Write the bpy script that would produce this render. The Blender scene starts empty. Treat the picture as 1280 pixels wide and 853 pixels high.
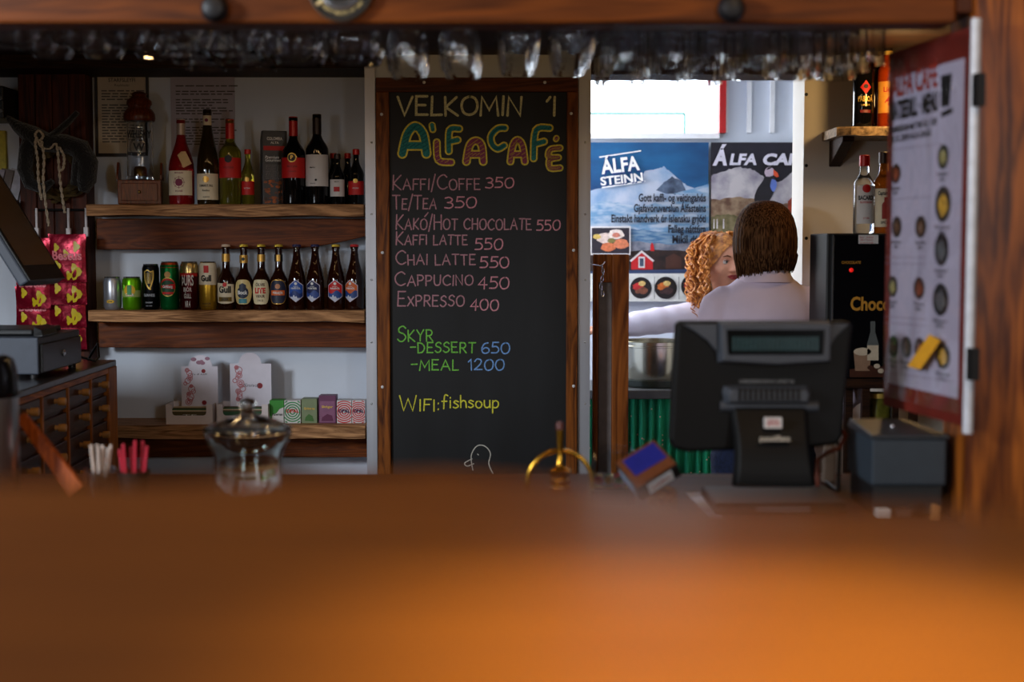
import bpy, bmesh, math, random
from math import pi, sin, cos, atan, tan, radians, sqrt, hypot
from mathutils import Vector, Matrix, noise
random.seed(11)
sc = bpy.context.scene
COL = sc.collection

# ---------------------------------------------------------------- camera
FPX = 1778.0                      # 50 mm on 36 mm at 1280 px
CAM = Vector((0, 0, 1.5))
HOR = 310.0                       # picture row of the horizon
PITCH = atan((426.5 - HOR) / FPX)
cam_d = bpy.data.cameras.new('camera')
cam_d.lens = 50; cam_d.sensor_width = 36; cam_d.clip_start = 0.02; cam_d.clip_end = 80
cam_d.dof.use_dof = True; cam_d.dof.focus_distance = 5.08; cam_d.dof.aperture_fstop = 2.3
cam = bpy.data.objects.new('camera', cam_d); COL.objects.link(cam)
cam.location = CAM; cam.rotation_euler = (pi / 2 - PITCH, 0, 0)
sc.camera = cam

# ---------------------------------------------------------------- look, world, lights
sc.view_settings.view_transform = 'Standard'; sc.view_settings.look = 'None'
sc.view_settings.exposure = 0.0; sc.view_settings.gamma = 1.0
sc.view_settings.use_curve_mapping = False
cy = sc.cycles
cy.use_denoising = True
cy.max_bounces = 40; cy.transmission_bounces = 36; cy.glossy_bounces = 6; cy.transparent_max_bounces = 12
cy.caustics_reflective = False; cy.caustics_refractive = False
cy.sample_clamp_indirect = 12.0
wd = bpy.data.worlds.new('overcast_sky'); sc.world = wd; wd.use_nodes = True
bgn = wd.node_tree.nodes['Background']
bgn.inputs[0].default_value = (0.86, 0.93, 1.0, 1); bgn.inputs[1].default_value = 5.0

def light(name, kind, loc, power, col, size=0.1, size_y=None, aim=None, spot=None, blend=0.6):
    l = bpy.data.lights.new(name, kind); l.energy = power; l.color = col
    if kind == 'AREA':
        l.size = size
        if size_y: l.shape = 'RECTANGLE'; l.size_y = size_y
    else:
        l.shadow_soft_size = size
    if kind == 'SPOT': l.spot_size = radians(spot); l.spot_blend = blend
    o = bpy.data.objects.new(name, l); COL.objects.link(o); o.location = loc
    if aim is not None:
        o.rotation_euler = (Vector(aim) - Vector(loc)).to_track_quat('-Z', 'Y').to_euler()
    return o
COOL = (0.84, 0.92, 1.0); WARM = (1.0, 0.62, 0.28)
# daylight: two windows of the guest room behind the camera and a high one in its left wall
light('window_daylight', 'AREA', (-2.45, -2.95, 1.85), 46, COOL, 0.5, 1.9, (-0.6, 5.2, 1.2))
light('window_daylight', 'AREA', (2.45, -2.95, 1.85), 52, COOL, 0.5, 1.9, (-0.6, 5.2, 1.2))
light('side_window_daylight', 'AREA', (-2.9, 1.2, 2.25), 150, COOL, 0.9, 0.6, (-0.5, 4.6, 1.4))
# unseen area light added to brighten the kitchen and door jamb
light('added_kitchen_light', 'AREA', (-0.55, 6.05, 1.75), 42, (0.95, 0.97, 1.0), 0.8, 1.0, (1.2, 5.7, 1.5))
# unseen lights added to warm beam and ledge, small lamp beside the bottle shelf
light('added_warm_light', 'POINT', (-0.55, 1.9, 2.75), 7, WARM, 0.06)
light('added_warm_light', 'POINT', (0.75, 1.5, 2.7), 16, WARM, 0.06)
light('added_ledge_spot', 'SPOT', (0.35, 0.0, 2.6), 165, (1.0, 0.86, 0.56), 0.05, aim=(0.075, 0.41, 1.38), spot=14, blend=1.0)  # unseen spot added for the bright orange area on the ledge
light('shelf_lamp', 'POINT', (1.25, 4.58, 2.00), 3.6, (1.0, 0.60, 0.22), 0.04)
for lx, ly, lz in ((-2.3, -1.2, 1.85), (-1.3, -2.3, 1.80), (-0.5, -2.5, 1.85), (0.6, -2.5, 1.80), (1.5, -2.2, 1.85), (2.4, -1.0, 1.80)):
    light('added_glint_light', 'POINT', (lx, ly, lz), 11.0, (1.0, 0.60, 0.24), 0.09)  # unseen lights added behind the camera for glints in the glassware
# unseen small lights added behind the glass rack for sparkle in the glasses
for lx, ly in ((-1.28, 3.80), (-0.98, 4.0), (-0.70, 3.80), (-0.36, 3.80), (-0.08, 3.82), (0.25, 3.80), (0.58, 3.82)):
    light('added_rack_light', 'POINT', (lx, ly - .08, 2.085), 0.62, (1.0, 0.62, 0.26), 0.022)

# ---------------------------------------------------------------- picture-measuring helpers
CP, SP = cos(PITCH), sin(PITCH)
def P(px, py, Y):
    u = (px - 640) / FPX; v = (426.5 - py) / FPX
    d = Vector((u, CP + v * SP, -SP + v * CP)); t = Y / d.y
    return CAM + d * t
def X(px, Y, py=310): return P(px, py, Y).x
def Z(py, Y): return P(640, py, Y).z

# ---------------------------------------------------------------- materials
MATS = {}
def lin(c):
    return tuple(((v / 255) / 12.92 if v / 255 <= 0.04045 else ((v / 255 + 0.055) / 1.055) ** 2.4) for v in c)
def newmat(name):
    m = bpy.data.materials.new(name); m.use_nodes = True
    return m, m.node_tree.nodes, m.node_tree.links, m.node_tree.nodes['Principled BSDF']
def mat(name, col, rough=0.5, metal=0.0, var=0.10, scale=30, bump=0.0, trans=0.0, ior=1.45, coat=0.0, emis=0.0, stretch=(1, 1, 1), spec=0.5, sheen=0.0, col2=None, lo=0.35, hi=0.65):
    if name in MATS: return MATS[name]
    m, N, L, b = newmat(name)
    c = lin(col)
    tc = N.new('ShaderNodeTexCoord'); mp = N.new('ShaderNodeMapping'); mp.inputs['Scale'].default_value = stretch
    nz = N.new('ShaderNodeTexNoise'); nz.inputs['Scale'].default_value = scale; nz.inputs['Detail'].default_value = 5
    L.new(tc.outputs['Object'], mp.inputs[0]); L.new(mp.outputs[0], nz.inputs['Vector'])
    r = N.new('ShaderNodeValToRGB'); r.color_ramp.elements[0].position = lo; r.color_ramp.elements[1].position = hi
    a = c if col2 is None else lin(col2)
    k0 = (1 - var) if col2 is None else 1; k1 = 1 + var if col2 is None else 1
    r.color_ramp.elements[0].color = tuple(min(1, v * k0) for v in c) + (1,)
    r.color_ramp.elements[1].color = tuple(min(1, v * k1) for v in a) + (1,)
    L.new(nz.outputs['Fac'], r.inputs[0]); L.new(r.outputs[0], b.inputs['Base Color'])
    b.inputs['Roughness'].default_value = rough; b.inputs['Metallic'].default_value = metal
    b.inputs['IOR'].default_value = ior; b.inputs['Transmission Weight'].default_value = trans
    b.inputs['Coat Weight'].default_value = coat; b.inputs['Specular IOR Level'].default_value = spec
    b.inputs['Sheen Weight'].default_value = sheen
    if emis:
        L.new(r.outputs[0], b.inputs['Emission Color']); b.inputs['Emission Strength'].default_value = emis
    if bump:
        bp = N.new('ShaderNodeBump'); bp.inputs['Strength'].default_value = bump; bp.inputs['Distance'].default_value = 0.01
        L.new(nz.outputs['Fac'], bp.inputs['Height']); L.new(bp.outputs[0], b.inputs['Normal'])
    MATS[name] = m
    return m
def wood(name, dark, light_, axis='x', freq=22, rough=0.45, coat=0.0, contrast=1.0, bump=0.15):
    """long-grained wood: stretched noise warps a band pattern across the grain"""
    if name in MATS: return MATS[name]
    m, N, L, b = newmat(name)
    tc = N.new('ShaderNodeTexCoord'); mp = N.new('ShaderNodeMapping')
    s = {'x': (0.09, 1, 1), 'y': (1, 0.09, 1), 'z': (1, 1, 0.09)}[axis]
    mp.inputs['Scale'].default_value = s
    L.new(tc.outputs['Object'], mp.inputs[0])
    n1 = N.new('ShaderNodeTexNoise'); n1.inputs['Scale'].default_value = freq; n1.inputs['Detail'].default_value = 6; n1.inputs['Distortion'].default_value = 1.2
    n2 = N.new('ShaderNodeTexNoise'); n2.inputs['Scale'].default_value = freq * 7; n2.inputs['Detail'].default_value = 3
    L.new(mp.outputs[0], n1.inputs['Vector']); L.new(mp.outputs[0], n2.inputs['Vector'])
    wv = N.new('ShaderNodeMath'); wv.operation = 'SINE'
    ml = N.new('ShaderNodeMath'); ml.operation = 'MULTIPLY'; ml.inputs[1].default_value = 62
    L.new(n1.outputs['Fac'], ml.inputs[0]); L.new(ml.outputs[0], wv.inputs[0])
    ad = N.new('ShaderNodeMath'); ad.operation = 'MULTIPLY_ADD'; ad.inputs[1].default_value = 0.17; L.new(wv.outputs[0], ad.inputs[0])
    L.new(n2.outputs['Fac'], ad.inputs[2])
    r = N.new('ShaderNodeValToRGB'); e = r.color_ramp.elements
    e[0].position = 0.5 - 0.32 / contrast; e[1].position = 0.5 + 0.32 / contrast
    e[0].color = lin(dark) + (1,); e[1].color = lin(light_) + (1,)
    L.new(ad.outputs[0], r.inputs[0]); L.new(r.outputs[0], b.inputs['Base Color'])
    b.inputs['Specular IOR Level'].default_value = 0.18
    b.inputs['Roughness'].default_value = rough; b.inputs['Coat Weight'].default_value = coat; b.inputs['Coat Roughness'].default_value = 0.2
    bp = N.new('ShaderNodeBump'); bp.inputs['Strength'].default_value = bump; bp.inputs['Distance'].default_value = 0.004
    L.new(ad.outputs[0], bp.inputs['Height']); L.new(bp.outputs[0], b.inputs['Normal'])
    MATS[name] = m
    return m
def glass(name, col=(250, 252, 255), rough=0.0, ior=1.45, trans=1.0):
    return mat(name, col, rough=rough, trans=trans, ior=ior, var=0.01, scale=8)

# ---------------------------------------------------------------- mesh builder
class MB:
    def __init__(s): s.v = []; s.f = []; s.sm = []
    def add(s, vs, fs, smooth=False):
        k = len(s.v); s.v += [tuple(v) for v in vs]
        s.f += [tuple(i + k for i in f) for f in fs]; s.sm += [smooth] * len(fs)
        return s
    def box(s, x0, x1, y0, y1, z0, z1, M=None):
        vs = [Vector(p) for p in ((x0, y0, z0), (x1, y0, z0), (x1, y1, z0), (x0, y1, z0), (x0, y0, z1), (x1, y0, z1), (x1, y1, z1), (x0, y1, z1))]
        if M is not None: vs = [M @ v for v in vs]
        return s.add(vs, [(3, 2, 1, 0), (4, 5, 6, 7), (0, 1, 5, 4), (1, 2, 6, 5), (2, 3, 7, 6), (3, 0, 4, 7)])
    def lathe(s, prof, o=(0, 0, 0), n=28, M=None, smooth=True, sx=1.0, sy=1.0, flat=()):
        """profile of (r, z) from bottom to top round the z axis"""
        vs = []; fs = []; rings = []
        for r, z in prof:
            if r < 1e-6: rings.append([len(vs)]); vs.append(Vector((0, 0, z)))
            else:
                rings.append(list(range(len(vs), len(vs) + n)))
                vs += [Vector((r * sx * cos(2 * pi * i / n), r * sy * sin(2 * pi * i / n), z)) for i in range(n)]
        for a, b in zip(rings, rings[1:]):
            for i in range(n):
                j = (i + 1) % n
                if len(a) == 1 and len(b) == 1: continue
                if len(a) == 1: fs.append((a[0], b[j], b[i]))
                elif len(b) == 1: fs.append((a[i], a[j], b[0]))
                else: fs.append((a[i], a[j], b[j], b[i]))
        O = Vector(o)
        vs = [((M @ v) if M is not None else v) + O for v in vs]
        return s.add(vs, fs, smooth)
    def cyl(s, r, z0, z1, o=(0, 0, 0), n=24, M=None, smooth=False):
        k = len(s.f)
        s.lathe([(0, z0), (r, z0), (r, z1), (0, z1)], o, n, M, False)
        for i in range(k + n, k + 2 * n): s.sm[i] = True
        return s
    def sphere(s, r, o=(0, 0, 0), n=16, sc_=(1, 1, 1), M=None):
        prof = [(r * sin(pi * i / (n // 2 + 1)) if 0 < i < n // 2 + 1 else 0, -r * cos(pi * i / (n // 2 + 1))) for i in range(n // 2 + 2)]
        D = Matrix.Diagonal((sc_[0], sc_[1], sc_[2], 1))
        return s.lathe(prof, o, n, (M @ D) if M is not None else D)
    def tube(s, pts, r, n=8, caps=True, flat=1.0):
        pts = [Vector(p) for p in pts]; m = len(pts)
        rr = list(r) if hasattr(r, '__len__') else [r] * m
        vs = []; fs = []; up = None
        for i, p in enumerate(pts):
            t = (pts[min(i + 1, m - 1)] - pts[max(i - 1, 0)])
            t = t.normalized() if t.length > 1e-9 else Vector((0, 0, 1))
            if up is None: up = Vector((0, 0, 1)) if abs(t.z) < 0.9 else Vector((1, 0, 0))
            a = t.cross(up)
            a = a.normalized() if a.length > 1e-6 else t.orthogonal().normalized()
            b = a.cross(t).normalized(); up = b
            vs += [p + (a * cos(2 * pi * k / n) + b * sin(2 * pi * k / n) * flat) * rr[i] for k in range(n)]
        for i in range(m - 1):
            for k in range(n):
                j = (k + 1) % n
                fs.append((i * n + k, i * n + j, (i + 1) * n + j, (i + 1) * n + k))
        s.add(vs, fs, True)
        if caps:
            k0 = len(s.v) - len(vs)
            s.f.append(tuple(k0 + k for k in range(n - 1, -1, -1))); s.sm.append(False)
            s.f.append(tuple(k0 + (m - 1) * n + k for k in range(n))); s.sm.append(False)
        return s
    def loft(s, rings, n=24, smooth=True):
        """rings of (cx, cy, cz, rx, ry): level ellipses joined upward, closed at both ends"""
        vs = []; fs = []
        for cx, cy_, cz, rx, ry in rings:
            vs += [(cx + rx * cos(2 * pi * k / n), cy_ + ry * sin(2 * pi * k / n), cz) for k in range(n)]
        m = len(rings)
        for i in range(m - 1):
            for k in range(n):
                j = (k + 1) % n
                fs.append((i * n + k, i * n + j, (i + 1) * n + j, (i + 1) * n + k))
        fs.append(tuple(range(n - 1, -1, -1))); fs.append(tuple((m - 1) * n + k for k in range(n)))
        return s.add(vs, fs, smooth)
    def prism(s, poly, d0, d1, M=None):
        """polygon in local x,z extruded along local y from d0 to d1 (front is d0)"""
        n = len(poly)
        vs = [Vector((a, d0, b)) for a, b in poly] + [Vector((a, d1, b)) for a, b in poly]
        if M is not None: vs = [M @ v for v in vs]
        fs = [tuple(range(n)), tuple(range(2 * n - 1, n - 1, -1))]
        fs += [(i + n, (i + 1) % n + n, (i + 1) % n, i) for i in range(n)]
        return s.add(vs, fs)
    def build(s, name, m, parent=None, loc=None, bevel=0.0, rot=None, seg=2):
        me = bpy.data.meshes.new(name); me.from_pydata(s.v, [], s.f); me.update()
        me.polygons.foreach_set('use_smooth', s.sm)
        if isinstance(m, (list, tuple)):
            for q in m: me.materials.append(q)
        elif m is not None: me.materials.append(m)
        bm = bmesh.new(); bm.from_mesh(me); bmesh.ops.recalc_face_normals(bm, faces=bm.faces); bm.to_mesh(me); bm.free()
        if any(s.sm): me.set_sharp_from_angle(angle=radians(42))
        o = bpy.data.objects.new(name, me); COL.objects.link(o)
        if parent is not None: o.parent = parent
        if loc is not None: o.location = loc
        if rot is not None: o.rotation_euler = rot
        if bevel:
            b = o.modifiers.new('edge', 'BEVEL'); b.width = bevel; b.segments = seg; b.limit_method = 'ANGLE'; b.angle_limit = radians(40)
        return o
def tag(o, label=None, cat=None, group=None, kind=None):
    if label: o['label'] = label
    if cat: o['category'] = cat
    if group: o['group'] = group
    if kind: o['kind'] = kind
    return o
def thing(name, label, cat, loc=(0, 0, 0), rz=0.0, group=None):
    o = bpy.data.objects.new(name, None); COL.objects.link(o); o.empty_display_size = 0.05
    o.location = loc; o.rotation_euler = (0, 0, rz)
    return tag(o, label, cat, group)
def struct(name, mb, m, parent=None, **k):
    o = mb.build(name, m, parent, **k)
    if parent is None: o['kind'] = 'structure'
    return o
def clone(root, loc, label=None, group=None, rz=None):
    r = root.copy(); COL.objects.link(r); r.location = loc
    if rz is not None: r.rotation_euler = (0, 0, rz)
    if label: r['label'] = label
    if group: r['group'] = group
    for ch in list(root.children):
        c = ch.copy(); COL.objects.link(c); c.parent = r
        for g in list(ch.children):
            d = g.copy(); COL.objects.link(d); d.parent = c
    return r

# ---------------------------------------------------------------- writing
def smooth_pts(pts, k=5):
    pts = [Vector((p[0], p[1])) for p in pts]; out = []
    for i in range(len(pts) - 1):
        p0 = pts[max(i - 1, 0)]; p1 = pts[i]; p2 = pts[i + 1]; p3 = pts[min(i + 2, len(pts) - 1)]
        for j in range(k):
            t = j / k
            out.append(0.5 * ((2 * p1) + (p2 - p0) * t + (2 * p0 - 5 * p1 + 4 * p2 - p3) * t * t + (3 * p1 - p0 - 3 * p2 + p3) * t ** 3))
    out.append(pts[-1]); return out
R_ = 'r'   # marks a rounded stroke
GL = {
 'A': (.78, [[(0, 0), (.40, 1), (.78, 0)], [(.15, .36), (.64, .36)]]),
 'C': (.74, [[R_, (.72, .84), (.48, 1), (.14, .82), (0, .5), (.12, .16), (.42, 0), (.74, .14)]]),
 'D': (.66, [[(.02, 0), (.02, 1)], [R_, (0, 1), (.42, .92), (.66, .5), (.42, .07), (0, 0)]]),
 'E': (.58, [[(.55, 1), (.02, 1), (.02, 0), (.58, 0)], [(.02, .52), (.46, .52)]]),
 'F': (.56, [[(.56, 1), (.02, 1), (.02, 0)], [(.02, .54), (.44, .54)]]),
 'H': (.66, [[(.02, 0), (.02, 1)], [(.64, 0), (.64, 1)], [(.02, .5), (.64, .5)]]),
 'I': (.10, [[(.05, 0), (.05, 1)]]),
 'K': (.62, [[(.02, 0), (.02, 1)], [(.58, 1), (.04, .45), (.62, 0)]]),
 'L': (.52, [[(.02, 1), (.02, 0), (.52, .02)]]),
 'M': (.86, [[(0, 0), (.08, 1), (.43, .3), (.78, 1), (.86, 0)]]),
 'N': (.68, [[(.02, 0), (.04, 1), (.64, 0), (.66, 1)]]),
 'O': (.78, [[R_, (.39, 1), (.1, .84), (0, .5), (.12, .12), (.4, 0), (.68, .14), (.78, .5), (.66, .86), (.39, 1)]]),
 'P': (.58, [[(.02, 0), (.02, 1)], [R_, (.0, 1), (.42, .98), (.58, .76), (.42, .5), (.02, .45)]]),
 'R': (.62, [[(.02, 0), (.02, 1)], [R_, (.0, 1), (.42, .98), (.56, .76), (.42, .52), (.02, .47)], [(.24, .48), (.62, 0)]]),
 'S': (.58, [[R_, (.54, .86), (.34, 1), (.08, .86), (.1, .62), (.42, .48), (.56, .26), (.4, .03), (.18, 0), (.0, .14)]]),
 'T': (.66, [[(0, 1), (.66, 1)], [(.33, 1), (.33, 0)]]),
 'U': (.66, [[R_, (.02, 1), (.03, .35), (.16, .04), (.36, 0), (.56, .1), (.63, .4), (.64, 1)]]),
 'V': (.72, [[(0, 1), (.34, 0), (.72, 1)]]),
 'W': (1.0, [[(0, 1), (.22, 0), (.5, .8), (.76, 0), (1, 1)]]),
 'X': (.62, [[(0, 0), (.6, .85)], [(.04, .85), (.62, 0)]]),
 'Y': (.64, [[(0, 1), (.32, .5), (.64, 1)], [(.32, .5), (.28, 0)]]),
 '0': (.66, [[R_, (.36, 1), (.1, .84), (0, .45), (.14, .06), (.36, 0), (.58, .16), (.66, .55), (.56, .9), (.34, 1)]]),
 '1': (.24, [[(0, .76), (.2, 1), (.2, 0)]]),
 '2': (.58, [[R_, (.02, .78), (.2, 1), (.48, .92), (.5, .66), (.26, .3), (0, .02)], [(0, .02), (.58, .04)]]),
 '3': (.54, [[R_, (.02, .94), (.3, 1), (.5, .8), (.38, .58), (.18, .53)], [R_, (.18, .53), (.46, .46), (.54, .22), (.34, .01), (.0, .06)]]),
 '4': (.62, [[(.42, 0), (.44, 1), (0, .36), (.62, .36)]]),
 '5': (.56, [[(.54, 1), (.1, 1), (.06, .58)], [R_, (.06, .58), (.36, .62), (.56, .36), (.42, .06), (.0, .03)]]),
 '6': (.58, [[R_, (.48, .96), (.2, .86), (.02, .46), (.08, .1), (.32, 0), (.56, .16), (.54, .42), (.3, .52), (.06, .36)]]),
 'f': (.42, [[R_, (.42, .98), (.24, 1.06), (.16, .8), (.16, -.1)], [(0, .52), (.36, .52)]]),
 'i': (.10, [[(.05, .6), (.05, 0)], [(.05, .82), (.06, .86)]]),
 's': (.36, [[R_, (.36, .52), (.16, .6), (.04, .46), (.26, .3), (.36, .14), (.18, 0), (0, .06)]]),
 'h': (.42, [[(.02, 1.0), (.02, 0)], [R_, (.02, .4), (.2, .58), (.38, .46), (.42, 0)]]),
 'o': (.44, [[R_, (.22, .6), (.03, .46), (.02, .16), (.2, 0), (.4, .12), (.44, .4), (.22, .6)]]),
 'u': (.44, [[R_, (.02, .6), (.03, .16), (.2, 0), (.4, .14), (.42, .6)], [(.42, .6), (.44, 0)]]),
 'p': (.44, [[(.02, .6), (.02, -.42)], [R_, (.02, .46), (.22, .6), (.42, .44), (.4, .14), (.2, 0), (.02, .1)]]),
 '/': (.30, [[(0, -.15), (.30, 1.05)]]), ':': (.12, [[(.05, .12), (.06, .16)], [(.05, .55), (.06, .59)]]),
 '-': (.42, [[(0, .45), (.40, .47)]]), "'": (.20, [[(0, .86), (.17, 1.12)]]), ' ': (.36, []),
}
def strokes_of(text, cap=1.0, small=0.74):
    """single-line handwriting: '^' before a letter makes it a large capital, the others are small capitals"""
    out = []; x = 0.0; i = 0
    while i < len(text):
        ch = text[i]; k = small
        if ch == '^': i += 1; ch = text[i]; k = 1.0
        if ch.isdigit() or ch in "/:'-": k = 0.9 if ch != '/' else 1.0
        if ch.islower(): k = 1.0
        w, st = GL[ch]
        jy = random.uniform(-.03, .03); sl = random.uniform(-.03, .05)
        for s_ in st:
            pts = smooth_pts(s_[1:]) if s_[0] == R_ else [Vector(p) for p in s_]
            out.append([(x + p[0] * k + p[1] * sl, p[1] * k + jy) for p in pts])
        x += w * k + 0.17
        i += 1
    return out, x - 0.17
def ribbon(mb, pts, w, to3d, dots=True):
    """flat stroke of width w along 2-D points, round-ended and mitred, mapped to 3-D by to3d(u, v)"""
    P2 = []
    for p in pts:
        q = Vector((p[0], p[1]))
        if not P2 or (q - P2[-1]).length > w * .12: P2.append(q)
    if len(P2) < 2: P2 = [P2[0], P2[0] + Vector((w * .1, 0))]
    m = len(P2); L_ = []; Rr = []
    for i in range(m):
        d1 = (P2[i] - P2[i - 1]).normalized() if i else None
        d2 = (P2[i + 1] - P2[i]).normalized() if i < m - 1 else None
        a = d1 or d2; b = d2 or d1
        t = a + b
        t = t.normalized() if t.length > 1e-4 else a
        n = Vector((-t.y, t.x)); k = 1 / max(.62, n.dot(Vector((-a.y, a.x))))
        L_.append(P2[i] + n * w / 2 * k); Rr.append(P2[i] - n * w / 2 * k)
    vs = []; fs = []
    for l, r in zip(L_, Rr): vs += [l, r]
    for i in range(m - 1): fs.append((2 * i, 2 * i + 1, 2 * i + 3, 2 * i + 2))
    for e, sg in ((0, -1), (m - 1, 1)):
        c = P2[e]; r0 = L_[e] - c; ang = math.atan2(r0.y, r0.x); k0 = len(vs); K = 5 if w < 4 else 9
        for j in range(1, K): vs.append(c + Vector((cos(ang - sg * pi * j / K), sin(ang - sg * pi * j / K))) * r0.length)
        loop = [2 * e] + [k0 + j for j in range(K - 1)] + [2 * e + 1]
        fs.append(tuple(loop))
    mb.add([to3d(*q) for q in vs], fs)
TXT = {}
def text2d(s, bold=0.0, shear=0.0):
    key = (s, bold, shear)
    if key in TXT: return TXT[key]
    cu = bpy.data.curves.new('writing', 'FONT'); cu.body = s; cu.size = 1; cu.offset = bold; cu.shear = shear; cu.resolution_u = 3
    ob = bpy.data.objects.new('writing', cu); COL.objects.link(ob)
    bpy.context.view_layer.update()
    dg = bpy.context.evaluated_depsgraph_get()
    me = bpy.data.meshes.new_from_object(ob.evaluated_get(dg))
    vs = [(v.co.x, v.co.y) for v in me.vertices]; fs = [tuple(p.vertices) for p in me.polygons]
    bpy.data.objects.remove(ob); bpy.data.curves.remove(cu); bpy.data.meshes.remove(me)
    x0 = min(v[0] for v in vs); x1 = max(v[0] for v in vs)
    TXT[key] = ([(v[0] - x0, v[1]) for v in vs], fs, x1 - x0)
    return TXT[key]
CAPH = 0.69
def print_text(mb, s, u, v, h, to3d, w=None, align='l', bold=0.0, shear=0.0):
    """printed line: cap height h, optional fitted width w, baseline at v, mapped by to3d(u, v)"""
    vs, fs, tw = text2d(s, bold, shear)
    ky = h / CAPH; kx = ky if w is None else w / tw
    off = {'l': 0, 'c': -tw * kx / 2, 'r': -tw * kx}[align]
    mb.add([to3d(u + off + a * kx, v + b * ky) for a, b in vs], fs)
def wrap(r, yc=0.0):
    """to3d onto a cylinder of radius r facing -y"""
    return lambda u, v: (r * sin(u / r), -r * cos(u / r), v)
def flat(y, x0=0.0, z0=0.0):
    return lambda u, v: (x0 + u, y, z0 + v)
def patch(mb, r, half, lo, hi, n=14, thick=0.0006):
    """curved label on a bottle: half-width angle, lo/hi(t) heights with t in -1..1"""
    vs = []; fs = []
    for i in range(n + 1):
        t = -1 + 2 * i / n; a = half * t
        for rr, z in ((r, lo(t)), (r, hi(t))): vs.append((rr * sin(a), -rr * cos(a), z))
    for i in range(n): fs.append((2 * i, 2 * i + 2, 2 * i + 3, 2 * i + 1))
    return mb.add(vs, fs, True)
# ================================================================ setting
M_room = mat('brown_guest_room_wall', (70, 52, 40), rough=0.7, var=0.1, scale=3)
M_wall = mat('white_painted_wall', (216, 223, 235), rough=0.7, var=0.05, scale=3)
M_wall2 = mat('cream_painted_wall', (226, 220, 210), rough=0.7, var=0.05, scale=3)
M_dark = wood('dark_stained_ceiling', (26, 14, 8), (58, 32, 17), 'x', 14, 0.6)
M_floor = wood('floorboards', (70, 48, 30), (120, 84, 52), 'y', 10, 0.5)
M_beam = wood('orange_beam_wood', (62, 27, 6), (122, 62, 16), 'x', 6, 0.5, 0.0, 0.9)
M_post = wood('orange_post_wood', (78, 32, 6), (176, 98, 30), 'z', 5, 0.45, 0.1, 1.1)
M_alu = mat('brushed_aluminium_trim', (188, 190, 198), rough=0.45, metal=0.55, var=0.06, scale=40, stretch=(1, 1, .05))
M_screw = mat('screw_head', (190, 190, 190), rough=0.3, metal=0.9)
M_black = mat('black_plastic', (14, 14, 16), rough=0.42, var=0.1)
M_white = mat('white_paint', (235, 236, 238), rough=0.5, var=0.03)
M_red = mat('red_paint', (176, 22, 24), rough=0.4, var=0.06)

ZC = 2.17
struct('floor', MB().box(-3.2, 3.2, -3.2, 7.0, -0.06, 0), M_floor)
struct('ceiling', MB().box(-3.0, 3.0, 2.86, 5.0, ZC, ZC + 0.05), M_dark)
struct('ceiling', MB().box(-3.0, 3.0, -3.0, 2.75, 3.3, 3.35), M_room)
struct('ceiling', MB().box(-0.7, 3.0, 5.2, 6.62, 2.62, 2.67), M_wall)
struct('wall_left', MB().box(-3.1, -3.0, -3.0, 5.4, 0, 3.35), M_room)
struct('wall_right', MB().box(3.0, 3.1, -3.0, 4.9, 0, 3.35), M_room)
struct('wall_kitchen_right', MB().box(3.0, 3.1, 4.9, 6.7, 0, 3.35), M_wall)
struct('wall_rear', MB().box(-3.1, 3.1, -3.12, -3.0, 0, 3.35), M_room)
XN = X(457, 5.0); XB = X(738, 5.0); XD = X(1003, 5.0)
struct('wall_back', MB().box(-3.0, XN + 0.02, 5.25, 5.37, 0, ZC + 0.05), M_wall)
struct('wall_center', MB().box(XN, XB, 5.0, 5.25, 0, ZC + 0.3), M_wall)
wr = struct('wall_bottle_side', MB().box(XD, 3.0, 5.0, 5.2, 0, ZC + 0.3), M_wall2)
mb = MB()
for py in (118, 207, 298, 392):
    p = P(1008, py, 5.0); mb.lathe([(0, 0), (.006, 0), (.004, .003), (0, .003)], (p.x, p.y, p.z), 10, Matrix.Rotation(pi / 2, 4, 'X'))
mb.build('screw', M_black, wr)
struct('trim_1', MB().box(-3.0, XN, 4.98, 5.25, Z(86, 5.0), ZC), M_dark)
struct('trim_2', MB().box(XB, XD, 5.02, 5.2, Z(93, 5.02), ZC + .3), M_dark)
for n_, (a, b) in ((3, (457, 470)), (4, (723, 738))):
    t = struct('trim_%d' % n_, MB().box(X(a, 4.985), X(b, 4.985), 4.985, 5.0, 0.0, Z(70, 4.985)), M_alu)
    mb = MB()
    for py in (178, 268, 350, 428, 505):
        p = P((a + b) / 2 + 1, py, 4.985); mb.sphere(.004, p, 8, (1, .5, 1))
    mb.build('screw', M_screw, t)
# kitchen beyond the doorway: back wall with a window in it
YK = 6.5
kx0, kx1 = X(690, YK), X(897, YK); kz0, kz1 = Z(167, YK), 2.5
struct('wall_kitchen', MB().box(-0.7, kx0, YK, YK + .1, 0, 2.65).box(kx0, kx1, YK, YK + .1, 0, kz0).box(kx0, kx1, YK, YK + .1, kz1, 2.65)
       .box(kx1, 3.0, YK, YK + .1, 0, 2.65), M_wall)
mb = MB()
for i in range(40):
    x = kx1 + .02 + i * 0.105
    if x > 2.9: break
    mb.box(x, x + .02, YK - .018, YK, Z(166, YK), 2.62)
struct('wall_cladding', mb, M_white)
struct('wall_kitchen_left', MB().box(-0.7, -0.6, 5.372, YK + .1, 0, 2.65), M_wall)
w = struct('window_1', MB().box(kx0 - .03, kx0, YK - .02, YK + .1, kz0, kz1).box(kx0, kx1, YK - .03, YK + .1, kz0 - .025, kz0), M_white)
fr = struct('window_frame', MB().box(X(896, YK), X(904, YK), YK - .05, YK + .02, Z(167, YK), 2.62), M_red, w)
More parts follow.
